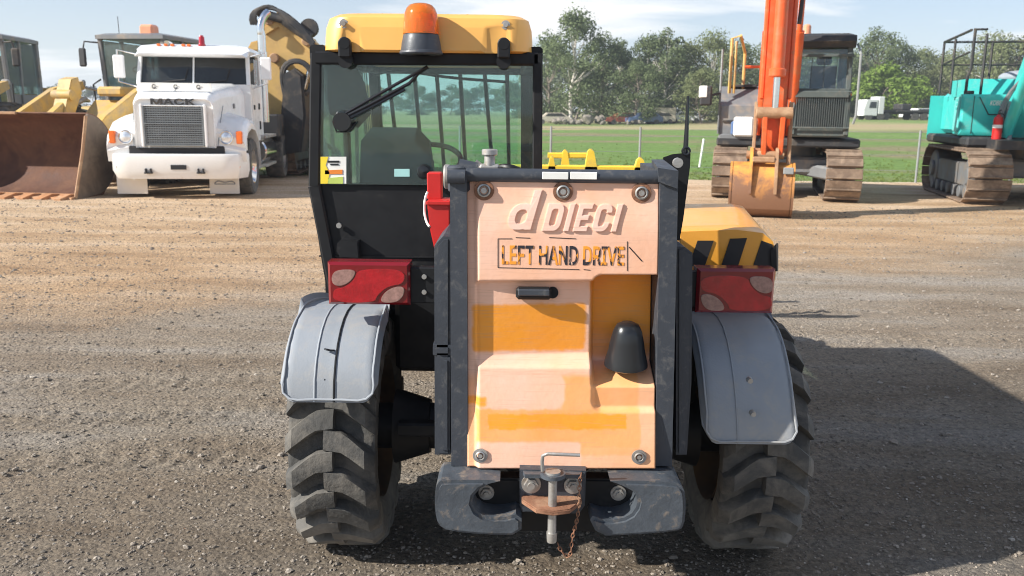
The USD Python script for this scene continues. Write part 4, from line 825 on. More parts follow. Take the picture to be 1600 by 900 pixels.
# the nose and mudguards
def guard(sx):
    ms = []
    prof = [(.22, .86), (.18, 1.05), (.26, 1.22), (.5, 1.36), (.85, 1.42), (1.25, 1.38), (1.55, 1.22), (1.7, .95), (1.75, .7)]
    R = []
    for (y, z) in prof:
        R.append([(sx*.60, y, z+.10), (sx*.75, y, z+.09), (sx*1.0, y, z+.02), (sx*1.13, y, z-.04), (sx*1.165, y, z-.13), (sx*1.165, y+.0, z-.20), (sx*1.10, y, z-.20), (sx*.60, y, z-.10)])
    ms.append(loft(R))
    ms.append(hull([(sx*x, y, z) for x, y, z in ((.60, .17, .85), (1.13, .27, .85), (1.15, .42, .85), (.60, .17, 1.25), (1.1, .27, 1.18), (1.15, .42, 1.2), (.60, .5, .85), (.60, .5, 1.3), (1.12, .45, 1.22))]))
    return cat(*ms)
for sx in (-1, 1):
    Gd = t_('mudguard', guard(sx), 'truck_white', BN)
    t_('headlight', cat(lathe([(.001, -.045), (.04, -.04), (.072, -.028), (.092, -.01), (.095, .02)], (sx*.84, .17, 1.08), (0, 1, 0), 28)), 'headlight', BN)
    t_('headlight_ring', lathe([(.095, -.012), (.108, -.018), (.118, -.01), (.118, .03)], (sx*.84, .17, 1.08), (0, 1, 0), 28), 'chrome', BN)
    t_('turn_signal', box((sx*1.06, .20, 1.08), (.105, .10, .22), .015), 'amber', BN)
t_('grille', cat(lohi((-.48, .085, .955), (.48, .14, 1.60), .01)), 'digger_dark', BN)
gm = [lohi((-.48, .06, z-.011), (.48, .085, z+.011), .003) for z in np.linspace(.98, 1.575, 17)]+[lohi((x-.004, .065, .955), (x+.004, .083, 1.6), .001) for x in np.linspace(-.46, .46, 24)]+[lohi((-.5, .05, .94), (-.475, .1, 1.61), .005), lohi((.475, .05, .94), (.5, .1, 1.61), .005), lohi((-.5, .05, .935), (.5, .1, .96), .005), lohi((-.48, .05, 1.30), (.48, .08, 1.325), .003)]
t_('grille_bars', cat(*gm), 'grille_grey', BN)
t_('badge_letters', text('MACK', .10, (-.36, .098, 1.632), .025, True, 0, .72), 'digger_dark', BN)
dl = [(x*1.0, y, z) for x, y, z in ((-.62, .34, 1.90), (.60, .34, 1.90))]
t_('bonnet_deflector', hull([(-.64, .30, 1.86), (.62, .30, 1.86), (-.62, .33, 2.0), (.60, .33, 2.0), (-.64, .315, 1.86), (.62, .315, 1.86), (-.62, .345, 2.0), (.60, .345, 2.0)]), 'white_label', BN, 35, 'pale deflector strip with dark marks')
for x in (-.38, -.02, .36): t_('deflector_mark', text('C', .07, (x, .309, 1.90), .006, True), 'ink_black', BN)
t_('bonnet_emblem', cat(box((.0, .34, 1.83), (.04, .1, .06), .01), hull([(-.03, .3, 1.84), (.03, .3, 1.84), (0, .36, 1.93), (0, .3, 1.9), (.0, .42, 1.85)])), 'chrome', BN)
for (y, z) in ((1.15, 1.62), (1.35, 1.63)): t_('badge', box((.805+.02*(y-1.1), y, z), (.05, .12, .09), .01), 'digger_grey', BN)
# cab
cw = 1.03
cabm = [hull([(x, y, z) for x in (-cw, cw) for y, z in ((1.72, .95), (1.72, 2.02), (3.1, 2.02), (3.1, .95))])]
CB_ = t_('cab', cat(*cabm), 'truck_white')
t_('cab_roof', loft([[(sx*w, y, z) for sx, y in ((-1, y0), (1, y0), (1, 3.1), (-1, 3.1))] for w, y0, z in ((cw-.03, 1.92, 2.58), (cw, 1.86, 2.64), (cw-.06, 1.95, 2.72), (cw-.3, 2.2, 2.77))]), 'truck_white', CB_)
t_('sun_visor', hull([(-cw+.02, 1.62, 2.50), (cw-.02, 1.62, 2.50), (-cw+.1, 1.58, 2.56), (cw-.1, 1.58, 2.56), (-cw+.02, 1.95, 2.62), (cw-.02, 1.95, 2.62), (-cw+.02, 1.95, 2.66), (cw-.02, 1.95, 2.66), (-.6, 1.5, 2.56), (.6, 1.5, 2.56), (-.6, 1.54, 2.52), (.6, 1.54, 2.52)]), 'truck_white', CB_)
for sx in (-1, 1): t_('cab_pillar', beam((sx*(cw-.03), 1.74, 2.0), (sx*(cw-.06), 1.93, 2.6), .07, .08), 'truck_white', CB_); t_('cab_pillar', beam((sx*(cw-.04), 3.04, 2.0), (sx*(cw-.06), 3.04, 2.6), .08, .14), 'truck_white', CB_)
t_('windscreen', hull([(-cw+.07, 1.755, 2.03), (-.3, 1.70, 2.03), (.3, 1.70, 2.03), (cw-.07, 1.755, 2.03), (-cw+.1, 1.93, 2.58), (-.3, 1.87, 2.58), (.3, 1.87, 2.58), (cw-.1, 1.93, 2.58), (-cw+.1, 1.95, 2.58), (cw-.1, 1.95, 2.58), (-cw+.07, 1.78, 2.03), (cw-.07, 1.78, 2.03)]), 'dark_glass', CB_, False)
t_('screen_divider', beam((0, 1.70, 2.03), (0, 1.865, 2.58), .03, .03), 'truck_white', CB_)
t_('cab_interior', cat(lohi((-cw+.1, 2.95, 2.0), (cw-.1, 3.02, 2.6), .02), lohi((-.65, 2.5, 2.0), (-.15, 2.65, 2.42), .06), lohi((.2, 2.5, 2.0), (.7, 2.65, 2.42), .06), lohi((-cw+.1, 1.85, 2.0), (cw-.1, 2.1, 2.1), .03), lathe([(.2+.015*math.cos(t), .015*math.sin(t)) for t in np.linspace(0, 6.3, 7)], (.45, 2.15, 2.17), (0, -.5, .85), 20)), 'seat_fabric', CB_)
for sx in (-1, 1):
    t_('side_window', prism([(1.9, 2.05), (2.85, 2.05), (2.85, 2.52), (2.04, 2.52)], sx*cw-.035-.003, sx*cw-.035+.003, 'x'), 'dark_glass', CB_, False)
    t_('door', prism([(1.84, 1.05), (2.92, 1.05), (2.92, 2.03), (1.84, 2.03)], sx*cw-(.006 if sx > 0 else .012), sx*cw+(.012 if sx > 0 else .006), 'x', .004), 'truck_white', CB_)
    for (y, z, w, h) in ((2.0, 1.60, .10, .09), (2.55, 1.62, .12, .12), (2.6, 1.25, .1, .16)): t_('door_fitting', box((sx*(cw+.015), y, z), (.03, w, h), .006), 'ink_black', CB_)
    # mirrors on tube frames
    mx = sx*(cw+.32)
    t_('mirror_frame', tube([(sx*cw, 1.85, 1.95), (mx, 1.75, 2.05), (mx, 1.75, 2.62), (sx*cw, 1.9, 2.55)], .018, 8), 'chrome', CB_)
    t_('mirror', box((mx-sx*.02, 1.75, 2.32), (.2, .06, .42), .02), 'truck_white', CB_)
    t_('exhaust_stack' if sx > 0 else 'air_intake', cat(cyl((sx*(cw+.02), 3.25, 1.3), (sx*(cw+.02), 3.25, 3.05), .085), tube(smooth_path([(sx*(cw+.02), 3.25, 3.0), (sx*(cw+.02), 3.25, 3.25), (sx*(cw+.08), 3.3, 3.42), (sx*(cw+.16), 3.36, 3.52)], 10), .075, 14)) if sx > 0 else cyl((sx*(cw+.02), 3.2, 1.3), (sx*(cw+.02), 3.2, 2.3), .12), 'chrome', CB_)
t_('roof_beacon', lathe([(.07, 0), (.07, .03), (.055, .05), (.05, .17), (.03, .2), (.001, .205)], (.12, 2.05, 2.73), (0, 0, 1), 20), 'lens_red', CB_)
for x in (-.55, -.42, -.3, -.1, .0): t_('marker_light', box((x-.1, 1.97, 2.735), (.07, .08, .05), .015), 'amber', CB_)
t_('air_horn', tube([(-.5, 1.95, 2.77), (-.5, 2.3, 2.79)], [.05, .02], 10), 'chrome', CB_)
# chassis, tank, wheels, flaps
t_('truck_chassis', cat(lohi((-.5, .4, .62), (-.38, 7.6, .86), .02), lohi((.38, .4, .62), (.5, 7.6, .86), .02), lohi((-.7, 3.2, .85), (.7, 7.6, .98), .02), cyl((-.9, 1.15, .52), (.9, 1.15, .52), .08), cyl((-.9, 5.9, .52), (.9, 5.9, .52), .12), lohi((-.4, .7, .6), (.4, 1.8, 1.0), .1)), 'digger_dark')
t_('fuel_tank', cyl((-.85, 2.75, .72), (-.85, 4.2, .72), .28, b=.03, n=28), 'chrome'); FT = t_('fuel_tank', cyl((.85, 2.75, .72), (.85, 4.2, .72), .28, b=.03, n=28), 'chrome')
t_('tank_step', cat(lohi((.62, 2.7, .40), (1.12, 4.1, .46), .01), lohi((.62, 2.7, .98), (1.12, 4.25, 1.04), .01), lohi((.62, 1.75, .42), (1.1, 2.7, .48), .01), lohi((.62, 1.85, .9), (1.06, 1.9, .45), .01)), 'bare_steel', FT)
for x in (-1.0, 1.0): ring_wheel(TR, (x, 1.15, .52), .52, .29, rim='chrome', rr=.60)
for x in (-.95, .95):
    for y in (5.3, 6.6): ring_wheel(TR, (x, y, .52), .52, .42, rim='bare_steel', rr=.58)
for x, u in ((-.95, 0), (.62, 1)):
    F_ = t_('mud_flap', box((x+(.07 if u else .05), .55, .245), (.52, .015, .36), .006), 'truck_white', BM)
    if u: t_('flap_print', cat(tube(smooth_path([(x-.1, .538, .25), (x+.0, .538, .29), (x+.08, .538, .27), (x+.18, .538, .29), (x+.26, .538, .25)], 12), .012, 6), tube([(x-.1, .538, .24), (x+.26, .538, .24)], .009, 6)), 'tarp_grey', BM)
t_('tool_box', cat(lohi((.5, 4.4, .95), (1.15, 6.8, 1.45), .03), lohi((-1.1, 3.4, .95), (-.4, 6.8, 1.5), .03), lohi((1.0, 4.9, .5), (1.15, 6.5, 1.2), .03)), 'digger_dark')
t_('wiper', cat(tube([(-.55, 1.69, 2.05), (-.15, 1.70, 2.10), (-.1, 1.76, 2.3)], .012, 5), tube([(.25, 1.69, 2.05), (.6, 1.71, 2.10), (.66, 1.78, 2.3)], .012, 5)), 'ink_black', CB_)
t_('grille_surround', cat(lohi((-.545, .05, .92), (-.5, .12, 1.64), .012), lohi((.5, .05, .92), (.545, .12, 1.64), .012), lohi((-.545, .06, 1.605), (.545, .12, 1.622), .006)), 'truck_white', BN)
t_('bonnet_seam', cat(tube([(-.70, .14, .93), (-.73, .3, 1.35), (-.75, .5, 1.62)], .008, 5), tube([(.70, .14, .93), (.73, .3, 1.35), (.75, .5, 1.62)], .008, 5)), 'grille_grey', BN)
# ---- yellow excavator behind the truck, its boom and stick folded
YX = 21.0
pk = at(470, 180, YX); YE_ = thing('excavator', 'yellow excavator with folded boom and hanging stick behind the white truck cab', 'excavator', (pk[0], YX, 0))
def yx(poly, d0, d1, b=.03): return prism([at2(u, v, YX) for u, v in poly], YX+d0, YX+d1, 'y', b)
yo = lambda n, m, mt, par=YE_: obj(n, m, mt, par, 35, True)
YB_ = yo('boom', cat(yx([(416, 40), (424, 24), (440, 20), (462, 33), (500, 72), (540, 118), (600, 200), (580, 215), (530, 165), (500, 140), (470, 118), (436, 104), (420, 72)], -.22, .22), yx([(418, 46), (442, 30), (470, 52), (502, 90), (500, 96), (466, 62), (440, 44), (420, 56)], -.30, -.20, .01)), 'pump_yellow')
yo('boom_pin', cat(*[cyl(at(u, v, YX)+[0, -.36, 0], at(u, v, YX)+[0, .3, 0], .11, n=18, b=.02) for u, v in ((426, 34), (434, 92), (484, 66))]), 'pin_brown', YB_)
yo('boom_ram', cat(cyl(at(412, 22, YX)+[0, -.4, 0], at(452, 34, YX)+[0, -.4, 0], .10, n=16), cyl(at(452, 34, YX)+[0, -.4, 0], at(492, 62, YX)+[0, -.4, 0], .13, n=16), lathe([(.001, -.1), (.2, -.1), (.22, 0), (.2, .1), (.001, .1)], at(488, 46, YX)+[0, -.3, 0], (0, 1, 0), 18)), 'digger_dark', YB_)
yo('boom_hose', cat(*[tube(smooth_path([at(404+k*4, 42, YX)+[0, -.5, 0], at(407+k*4, 22-k*2, YX)+[0, -.5, 0], at(424+k*3, 16-k, YX)+[0, -.45, 0], at(455, 26+k*3, YX)+[0, -.5, 0], at(480, 47+k*4, YX)+[0, -.5, 0], at(498, 70+k*4, YX)+[0, -.5, 0]], 22), .045, 7) for k in range(3)]), 'digger_dark', YB_)
YS_ = yo('stick', cat(yx([(412, 62), (432, 56), (440, 96), (446, 140), (452, 182), (418, 184), (417, 130)], -.17, .17), yx([(386, 80), (394, 66), (410, 62), (416, 80)], -.1, .3)), 'pump_yellow')
yo('stick_ram', cat(cyl(at(488, 108, YX)+[0, -.3, 0], at(478, 150, YX)+[0, -.3, 0], .05, n=14)), 'chrome', YS_)
yo('stick_hose', cat(*[tube(smooth_path([at(446+3*k, 190, YX)+[0, -.3, 0], at(447+3*k, 130, YX)+[0, -.35, 0], at(453+2*k, 102+2*k, YX)+[0, -.4, 0], at(472, 96+2*k, YX)+[0, -.4, 0], at(489-k*2, 106+k, YX)+[0, -.4, 0], at(482-k*2, 148, YX)+[0, -.35, 0]], 24), .05, 7) for k in range(2)]), 'digger_dark', YS_)
yo('bucket', yx([(452, 116), (468, 108), (480, 118), (485, 180), (478, 236), (452, 240), (446, 190)], -.5, .3, .05), 'digger_dark', YS_)
yo('body', cat(yx([(400, 182), (540, 182), (540, 205), (400, 205)], .3, 3.5), yx([(470, 130), (560, 130), (560, 185), (470, 185)], 1.2, 3.8)), 'pump_yellow')
for u in (436, 566): track(YE_, float(at(u, 200, YX)[0]-pk[0]), 3.9, 1.0, .7, 34, y0=1.9)

# ---- wheel loaders on the left
lo = at(117, 300, 14.9)
LX = lo[0]-1.56
def loader(loc, rotz, label, with_bucket):
    L = thing('wheel_loader', label, 'wheel loader', loc, rotz, 'yellow wheel loaders parked on the left')
    l = lambda n, m, mt, par=L, sm=35: obj(n, m, mt, par, sm)
    if with_bucket:
        pr = smooth_path([(y, 0, z) for y, z in ((.02, .02), (.35, .03), (.8, .09), (1.12, .35), (1.2, .75), (1.08, 1.12), (.82, 1.36), (.52, 1.46))], 26)
        inner = [(y, z) for y, _, z in pr]; outer = [(y+.02+.03*math.sin(k/25*3.1), z-.05 if k < 8 else z+.02) for k, (y, z) in enumerate(inner)]
        B_ = l('bucket', prism(inner+outer[::-1], -1.56, 1.56, 'x'), 'bucket_rust')
        for x in (-1.58, 1.54):
            l('bucket_side', prism([(.0, .0)]+[(y, z) for y, z in inner[6:]]+[(.50, 1.44), (.36, 1.02), (.20, .55), (.06, .12)], x, x+.04, 'x'), 'bucket_side', B_)
            l('side_edge', tube([(x+.02, .0, .02), (x+.02, .10, .28), (x+.02, .30, .8), (x+.02, .48, 1.42)], .028, 6), 'pin_brown', B_)
        l('top_edge', beam((-1.56, .50, 1.46), (.2, .50, 1.46), .05, .06, side=(0, 0, 1)), 'pin_brown', B_)
        l('cutting_edge', hull([(x, y, z) for x in (-1.56, 1.56) for y, z in ((-.12, .012), (-.1, .05), (.3, .012), (.3, .075))]), 'lip_rust', B_)
        for x in np.linspace(-1.4, 1.4, 9): l('bucket_tooth', hull([(x-.09, -.02, .01), (x+.09, -.02, .01), (x-.09, -.02, .10), (x+.09, -.02, .10), (x-.055, -.26, .012), (x+.055, -.26, .012), (x-.055, -.26, .04), (x+.055, -.26, .04), (x-.09, .18, .01), (x+.09, .18, .08)]), 'lip_rust', B_)
        l('bucket_link', cat(beam((0, 1.3, 1.15), (0, 2.2, 1.65), .18, .2), cyl((-.12, 2.2, 1.65), (.12, 2.2, 1.65), .12)), 'cat_yellow', B_)
    for x in (-.95, .95):
        l('lift_arm', prism([(1.25, .8), (1.42, .6), (2.2, 1.17), (3.3, 1.72), (4.1, 1.95), (4.05, 2.12), (3.1, 1.95), (1.9, 1.42), (1.32, 1.02)], x-.07, x+.07, 'x', .01), 'cat_yellow')
        l('lift_ram', cat(cyl((x*.8, 2.2, 1.15), (x*.8, 3.2, 1.5), .09), cyl((x*.8, 3.2, 1.5), (x*.8, 3.9, 1.75), .05)), 'bare_steel')
    l('tilt_lever', cat(prism([(1.75, 1.1), (2.0, 1.1), (2.5, 1.85), (2.42, 2.15), (2.2, 2.1)], -.14, .14, 'x', .01), cyl((-.2, 2.1, 1.8), (.2, 2.1, 1.8), .1)), 'cat_yellow')
    l('front_frame', cat(prism([(2.2, .6), (4.6, .6), (4.6, 1.3), (4.2, 1.7), (3.8, 1.72), (3.2, 1.25), (2.2, .95)], -.5, .5, 'x', .02), lohi((-.3, 3.6, 1.8), (.3, 4.3, 2.0), .05)), 'cat_yellow')
    l('rear_frame', cat(lohi((-.75, 4.6, .8), (.75, 8.3, 1.45), .06), hull([(x, y, z) for x in (-.85, .85) for y, z in ((6.4, 1.4), (8.4, 1.3), (8.4, 1.85), (6.4, 2.02))]), lohi((-1.25, 4.7, 1.35), (1.25, 6.4, 1.6), .05)), 'cat_yellow')
    for x in (-1.08, 1.08):
        for y in (3.45, 6.75): ring_wheel(L, (x, y, .82), .82, .66, lugs=20, rr=.5)
        l('mudguard', prism([(4.35, 1.5), (4.4, 1.56), (5.9, 1.66), (6.9, 1.85), (7.6, 1.75), (7.6, 1.68), (6.9, 1.77), (5.9, 1.58)], x-.36, x+.36, 'x', .01), 'cat_yellow')
    # cab: posts, roof, tinted panes
    z0, z1 = 1.56, 3.06; w = .74; y0, y1 = 4.55, 6.3
    C_ = l('cab', cat(beam((-w, y0+.15, z0), (-w, y0, z1), .09, .09), beam((w, y0+.15, z0), (w, y0, z1), .09, .09), beam((-w, y1, z0), (-w, y1-.05, z1), .12, .12), beam((w, y1, z0), (w, y1-.05, z1), .12, .12), beam((w, y0+.75, z0), (w, y0+.8, z1), .08, .08), beam((-w, y0+.75, z0), (-w, y0+.8, z1), .08, .08),
        lohi((-w-.03, y0+.1, z0-.1), (w+.03, y1, z0+.05), .02), lohi((-w, y0+.12, z0), (-w+.04, y1, z0+.28), .01), lohi((w-.04, y0+.12, z0), (w, y1, z0+.28), .01)), 'digger_grey')
    l('cab_roof', cat(hull([(x, y, z) for x in (-w-.06, w+.06) for y in (y0-.08, y1+.02) for z in (z1-.02, z1+.06)]+[(x, y, z1+.11) for x in (-w+.1, w-.1) for y in (y0+.1, y1-.1)])), 'digger_grey', C_)
    l('windscreen', hull([(x, y+d, z) for x in (-w+.04, w-.04) for d in (0, .008) for y, z in ((y0+.14, z0+.05), (y0, z1-.03))]), 'dusty_glass', C_, False)
    for x in (-w, w): l('side_window', prism([(y0+.2, z0+.3), (y1-.1, z0+.3), (y1-.1, z1-.05), (y0+.08, z1-.05)], x-.004, x+.004, 'x'), 'dusty_glass', C_, False)
    l('rear_window', prism([(-w+.06, z0+.3), (w-.06, z0+.3), (w-.06, z1-.05), (-w+.06, z1-.05)], y1-.04, y1-.032, 'y'), 'dusty_glass', C_, False)
    l('seat', cat(box((0, 5.45, 2.0), (.5, .5, .14), .04), box((0, 5.72, 2.38), (.48, .12, .7), .05), box((0, 5.45, 1.78), (.3, .3, .3), .04), tube([(0, 4.85, 2.35), (0, 4.75, 1.7)], .03), lathe([(.19+.014*math.cos(t), .014*math.sin(t)) for t in np.linspace(0, 6.3, 7)], (0, 4.9, 2.37), (0, .4, .9), 20)), 'seat_fabric', C_)
    l('beacon', cat(box((.12, 5.1, z1+.20), (.34, .3, .26), .05)), 'pink_lamp', C_)
    for x in (-1, 1):
        l('mirror', cat(tube([(x*w, y0, z1-.1), (x*(w+.28), y0-.15, z1-.08), (x*(w+.34), y0-.15, z1-.3)], .02, 6), box((x*(w+.34), y0-.16, z1-.42), (.17, .07, .4), .03)), 'digger_dark', C_)
        l('grab_rail', tube([(x*(w+.16), y0-.05, z0-.2), (x*(w+.18), y0-.1, z0+.5), (x*(w+.05), y0, z0+.62)], .02, 6), 'digger_dark', C_)
    l('lamp_cluster', cat(*[cat(beam((s*.5, 4.3, 1.9), (s*.95, 4.1, 2.0), .06, .05), box((s*.95, 4.08, 2.08), (.16, .12, .14), .03)) for s in (-1, 1)]), 'bare_steel', C_)
    l('aerial', tube([(-.55, 5.0, z1), (-.56, 5.0, z1+.5)], .008, 5), 'digger_dark', C_)
    return L
ya = .15; LD = loader((lo[0]-1.56*math.cos(ya), 14.9+1.56*math.sin(ya), 0), -ya, 'yellow wheel loader with a big rusty bucket on the ground beside the white truck', True)
obj('exhaust_pipe', tube(smooth_path([(-1.35, 6.9, 2.0), (-1.35, 6.9, 2.55), (-1.32, 6.85, 2.75), (-1.2, 6.8, 2.82)], 10), .10, 12), 'digger_dark', LD)
obj('guard_rail', cat(*[tube([(x, 7.2, 2.0), (x, 7.2, 2.85)], .02, 6) for x in (-1.05, -.85, -.65, -.5)], tube([(-1.05, 7.2, 2.85), (-.5, 7.2, 2.85)], .02, 6), tube([(-1.05, 7.2, 2.45), (-.5, 7.2, 2.45)], .015, 6)), 'digger_dark', LD)
LD2 = loader((-11.75, 15.4, 0), .10, 'yellow wheel loader cut off by the left edge, behind the rusty bucket of its neighbour', False)

# ---- excavators on the right
ao = math.radians(15)
dv = np.array([math.sin(ao), math.cos(ao), 0]); fo = at(1226, 300, 15.75); fo[2] = 0; oc = fo+dv*1.72
EX = thing('excavator', 'orange excavator with its arm hanging straight down to a yellow bucket on the ground', 'excavator', oc, -ao)
e_ = lambda n, m, mt, par=EX, sm=35, label=None: obj(n, m, mt, par, sm, False, label)
track(EX, -1.0, 3.44, .95, .62, 38); track(EX, 1.0, 3.44, .95, .62, 38)
e_('undercarriage', cat(lohi((-.8, -.75, .45), (.8, .75, .78), .05), beam((-.9, -.9, .5), (0, -.2, .62), .3, .25), beam((.9, -.9, .5), (0, -.2, .62), .3, .25), cyl((0, 0, .75), (0, 0, 1.0), .6, n=32)), 'digger_grey')
e_('deck', cat(lohi((-1.28, -1.15, .98), (1.28, 1.4, 1.14), .03), hull([(x, y, z) for x in (-1.25, 1.25) for y, z in ((1.2, 1.05), (1.95, 1.15), (2.05, 2.0), (1.2, 2.0))])), 'digger_dark')
HO = e_('engine_housing', cat(lohi((-1.27, -.2, 1.14), (-.55, 1.3, 2.05), .06), lohi((.1, .85, 1.14), (1.27, 1.4, 2.05), .06), lohi((-1.27, 1.15, 1.14), (1.27, 1.75, 2.08), .08)), 'digger_orange')
e_('tank_box', cat(hull([(x, y, z) for x in (-1.27, -.55) for y, z in ((-1.12, 1.2), (-1.12, 1.72), (-.75, 2.04), (-.2, 2.1), (-.2, 1.2))]), lohi((-1.25, -1.15, 1.10), (-.55, -.2, 1.2), .02)), 'digger_grey', HO)
e_('tank_step', cat(lohi((-1.2, -1.16, 1.42), (-.65, -1.10, 1.46), .01), lohi((-1.1, -.8, 2.07), (-.6, -.3, 2.12), .01)), 'digger_dark', HO)
e_('white_bag', lohi((-.98, -1.25, 1.16), (-.62, -1.13, 1.52), .03), 'white_label', HO); e_('blue_rag', lohi((-1.03, -1.22, 1.18), (-.92, -1.12, 1.44), .03), 'car_blue', HO)
e_('hand_rail', cat(*[tube([(x, y, 1.2), (x, y, 2.75)], .022, 6) for x, y in ((-1.26, -1.15),)], tube([(-1.26, -1.15, 2.0), (-1.26, -1.15, 1.2)], .022, 6)), 'galvanised', HO)
e_('hand_rail', cat(tube([(-1.1, -1.0, 1.95), (-1.1, -1.0, 2.95), (-.95, -1.0, 3.0), (-.86, -.7, 2.7), (-.86, -.7, 1.95)], .03, 8), tube([(-1.1, -1.0, 2.35), (-1.1, -.2, 2.35)], .025, 6), tube([(-1.02, -1.0, 1.95), (-1.02, -1.0, 2.9)], .025, 6)), 'cat_yellow', HO)
e_('hand_rail', tube([(-.86, -.7, 2.45), (-.4, -.7, 2.45)], .03, 6), 'digger_orange', HO)
e_('mirror', cat(tube([(-1.26, -1.15, 1.95), (-1.45, -1.3, 1.9)], .02, 6), lohi((-1.62, -1.35, 1.72), (-1.40, -1.25, 2.08), .03)), 'digger_dark', HO); e_('mirror_back', lohi((-1.64, -1.36, 1.86), (-1.48, -1.28, 2.08), .02), 'white_label', HO)
# cab with front guard
cx0, cx1 = .02, 1.05; cy0, cy1 = -1.25, .55; cz0, cz1 = 1.22, 2.84
EC_ = e_('cab', cat(beam((cx0+.05, cy0, cz0), (cx0+.08, cy0+.1, cz1), .09, .09), beam((cx1-.05, cy0, cz0), (cx1-.08, cy0+.1, cz1), .09, .09), beam((cx0+.05, cy1, cz0), (cx0+.05, cy1, cz1), .12, .12), beam((cx1-.05, cy1, cz0), (cx1-.05, cy1, cz1), .12, .12),
      lohi((cx0, cy0, cz0-.05), (cx1, cy1, cz0+.12), .03), lohi((cx0, cy0-.02, cz0+.1), (cx0+.05, cy1, cz0+.7), .02), lohi((cx1-.05, cy0-.02, cz0+.1), (cx1, cy1, cz0+.7), .02), beam((cx0+.05, cy0+.02, cz0+.78), (cx1-.05, cy0+.02, cz0+.78), .08, .07, side=(0, 0, 1))), 'guard_green')
e_('cab_roof', hull([(x, y, z) for x in (cx0, cx1) for y, z in ((cy0+.0, cz1-.08), (cy0-.12, cz1+.02), (cy0-.05, cz1+.12), (cy1, cz1+.1), (cy1, cz1-.08))]+[(x, y, cz1+.17) for x in (cx0+.12, cx1-.12) for y in (cy0+.1, cy1-.1)]), 'digger_dark', EC_)
e_('windscreen', hull([(x, y+d, z) for x in (cx0+.08, cx1-.08) for d in (0, .008) for y, z in ((cy0+.02, cz0+.82), (cy0+.1, cz1-.1))]), 'dusty_glass', EC_, False)
e_('lower_window', hull([(x, y+d, z) for x in (cx0+.08, cx1-.08) for d in (0, .008) for y, z in ((cy0-.005, cz0+.13), (cy0+.015, cz0+.74))]), 'dark_glass', EC_, False)
for x in (cx0+.03, cx1-.03): e_('side_window', prism([(cy0+.12, cz0+.75), (cy1-.1, cz0+.75), (cy1-.1, cz1-.1), (cy0+.18, cz1-.1)], x-.004, x+.004, 'x'), 'dusty_glass', EC_, False)
e_('rear_wall', cat(lohi((cx0+.05, cy1-.06, cz0), (cx1-.05, cy1, cz0+.62), .02)), 'digger_dark', EC_)
e_('seat', cat(box(((cx0+cx1)/2+.1, -.2, 1.75), (.5, .5, .14), .04), hull([(x+.1, y, z) for x in ((cx0+cx1)/2-.24, (cx0+cx1)/2+.24) for y, z in ((.0, 1.75), (.14, 1.75), (.1, 2.5), (.2, 2.5))]), box(((cx0+cx1)/2+.1, .16, 2.62), (.28, .1, .2), .04), lohi((cx0+.1, -1.1, 1.2), (cx1-.1, -.9, 1.8), .05)), 'seat_fabric', EC_)
gx0, gx1 = cx0+.04, cx1+.04
e_('window_guard', cat(*[tube([(x, cy0-.08, cz0+.1), (x, cy0-.06, cz0+.76)], .005, 5) for x in np.linspace(gx0+.05, gx1-.11, 24)], *[tube([(x, cy0-.07, cz0+.8), (x, cy0+.0, cz1-.25)], .004, 5) for x in np.linspace(gx0+.06, gx1-.12, 5)], tube([(gx0, cy0-.07, cz0+.12), (gx1-.05, cy0-.07, cz0+.12)], .018, 6), tube([(gx0, cy0-.07, cz0+.76), (gx1-.05, cy0-.07, cz0+.76)], .02, 6), beam((gx0, cy0-.01, cz1-.22), (gx1-.06, cy0-.01, cz1-.22), .05, .04, side=(0, 0, 1)), lohi((gx0+.02, cy0-.09, cz0+.66), (gx1-.1, cy0-.07, cz0+.76), .005)), 'guard_green', EC_)
e_('guard_rail', tube([(gx1+.02, cy0-.02, cz0+.2), (gx1+.05, cy0-.08, cz0+.35), (gx1+.05, cy0-.06, cz1-.2), (gx1+.0, cy0+.1, cz1-.02)], .022, 7), 'galvanised', EC_)
e_('cab_trim', beam((cx0+.0, cy0-.03, cz0), (cx0+.03, cy0-.0, cz0+1.0), .09, .05), 'galvanised', EC_)
e_('beacon', cat(lathe([(.09, 0), (.09, .05), (.075, .07), (.07, .2), (.04, .23), (.001, .235)], (cx0+.22, -.5, cz1+.16), (0, 0, 1), 18)), 'pink_lamp', EC_)
# boom, arm, rams, bucket
ax, ay = -.34, -4.05
BM_ = e_('boom', prism([(-.55, 1.3), (-.15, 1.3), (-.5, 2.4), (-1.7, 4.35), (-2.3, 4.95), (-4.1, 4.75), (-4.15, 4.45), (-2.3, 4.4), (-1.35, 3.2), (-.95, 2.0)], ax-.07, ax+.31, 'x', .02), 'digger_orange')
ab = ax+.12
for s in (-1, 1): e_('boom_ram', cat(cyl((ab+s*.27, -1.0, 1.35), (ab+s*.27, -1.75, 3.0), .085), cyl((ab+s*.27, -1.75, 3.0), (ab+s*.27, -2.05, 3.75), .05), cyl((ab-s*.05, -2.05, 3.75), (ab+s*.33, -2.05, 3.75), .07)), 'digger_orange', BM_)
e_('boom_hose', cat(*[tube(smooth_path([(ax+.28+.03*k, -3.7, 4.7), (ax+.30+.03*k, -3.95, 4.2), (ax+.29+.02*k, -4.1, 3.5), (ax+.26+.02*k, -4.15, 2.9)], 12), .022, 6) for k in range(2)]), 'digger_dark', BM_)
AR = e_('arm', cat(prism([(ay-.2, 1.75), (ay-.22, 3.6), (ay-.3, 4.9), (ay+.1, 5.3), (ay+.35, 4.9), (ay+.28, 4.0), (ay+.1, 1.2), (ay-.06, .92), (ay-.16, 1.1)], ax-.165, ax+.165, 'x', .015),
      lohi((ax-.235, ay-.16, 1.80), (ax-.165, ay+.1, 4.6), .02), lohi((ax+.165, ay-.16, 1.80), (ax+.235, ay+.1, 4.6), .02)), 'digger_orange')
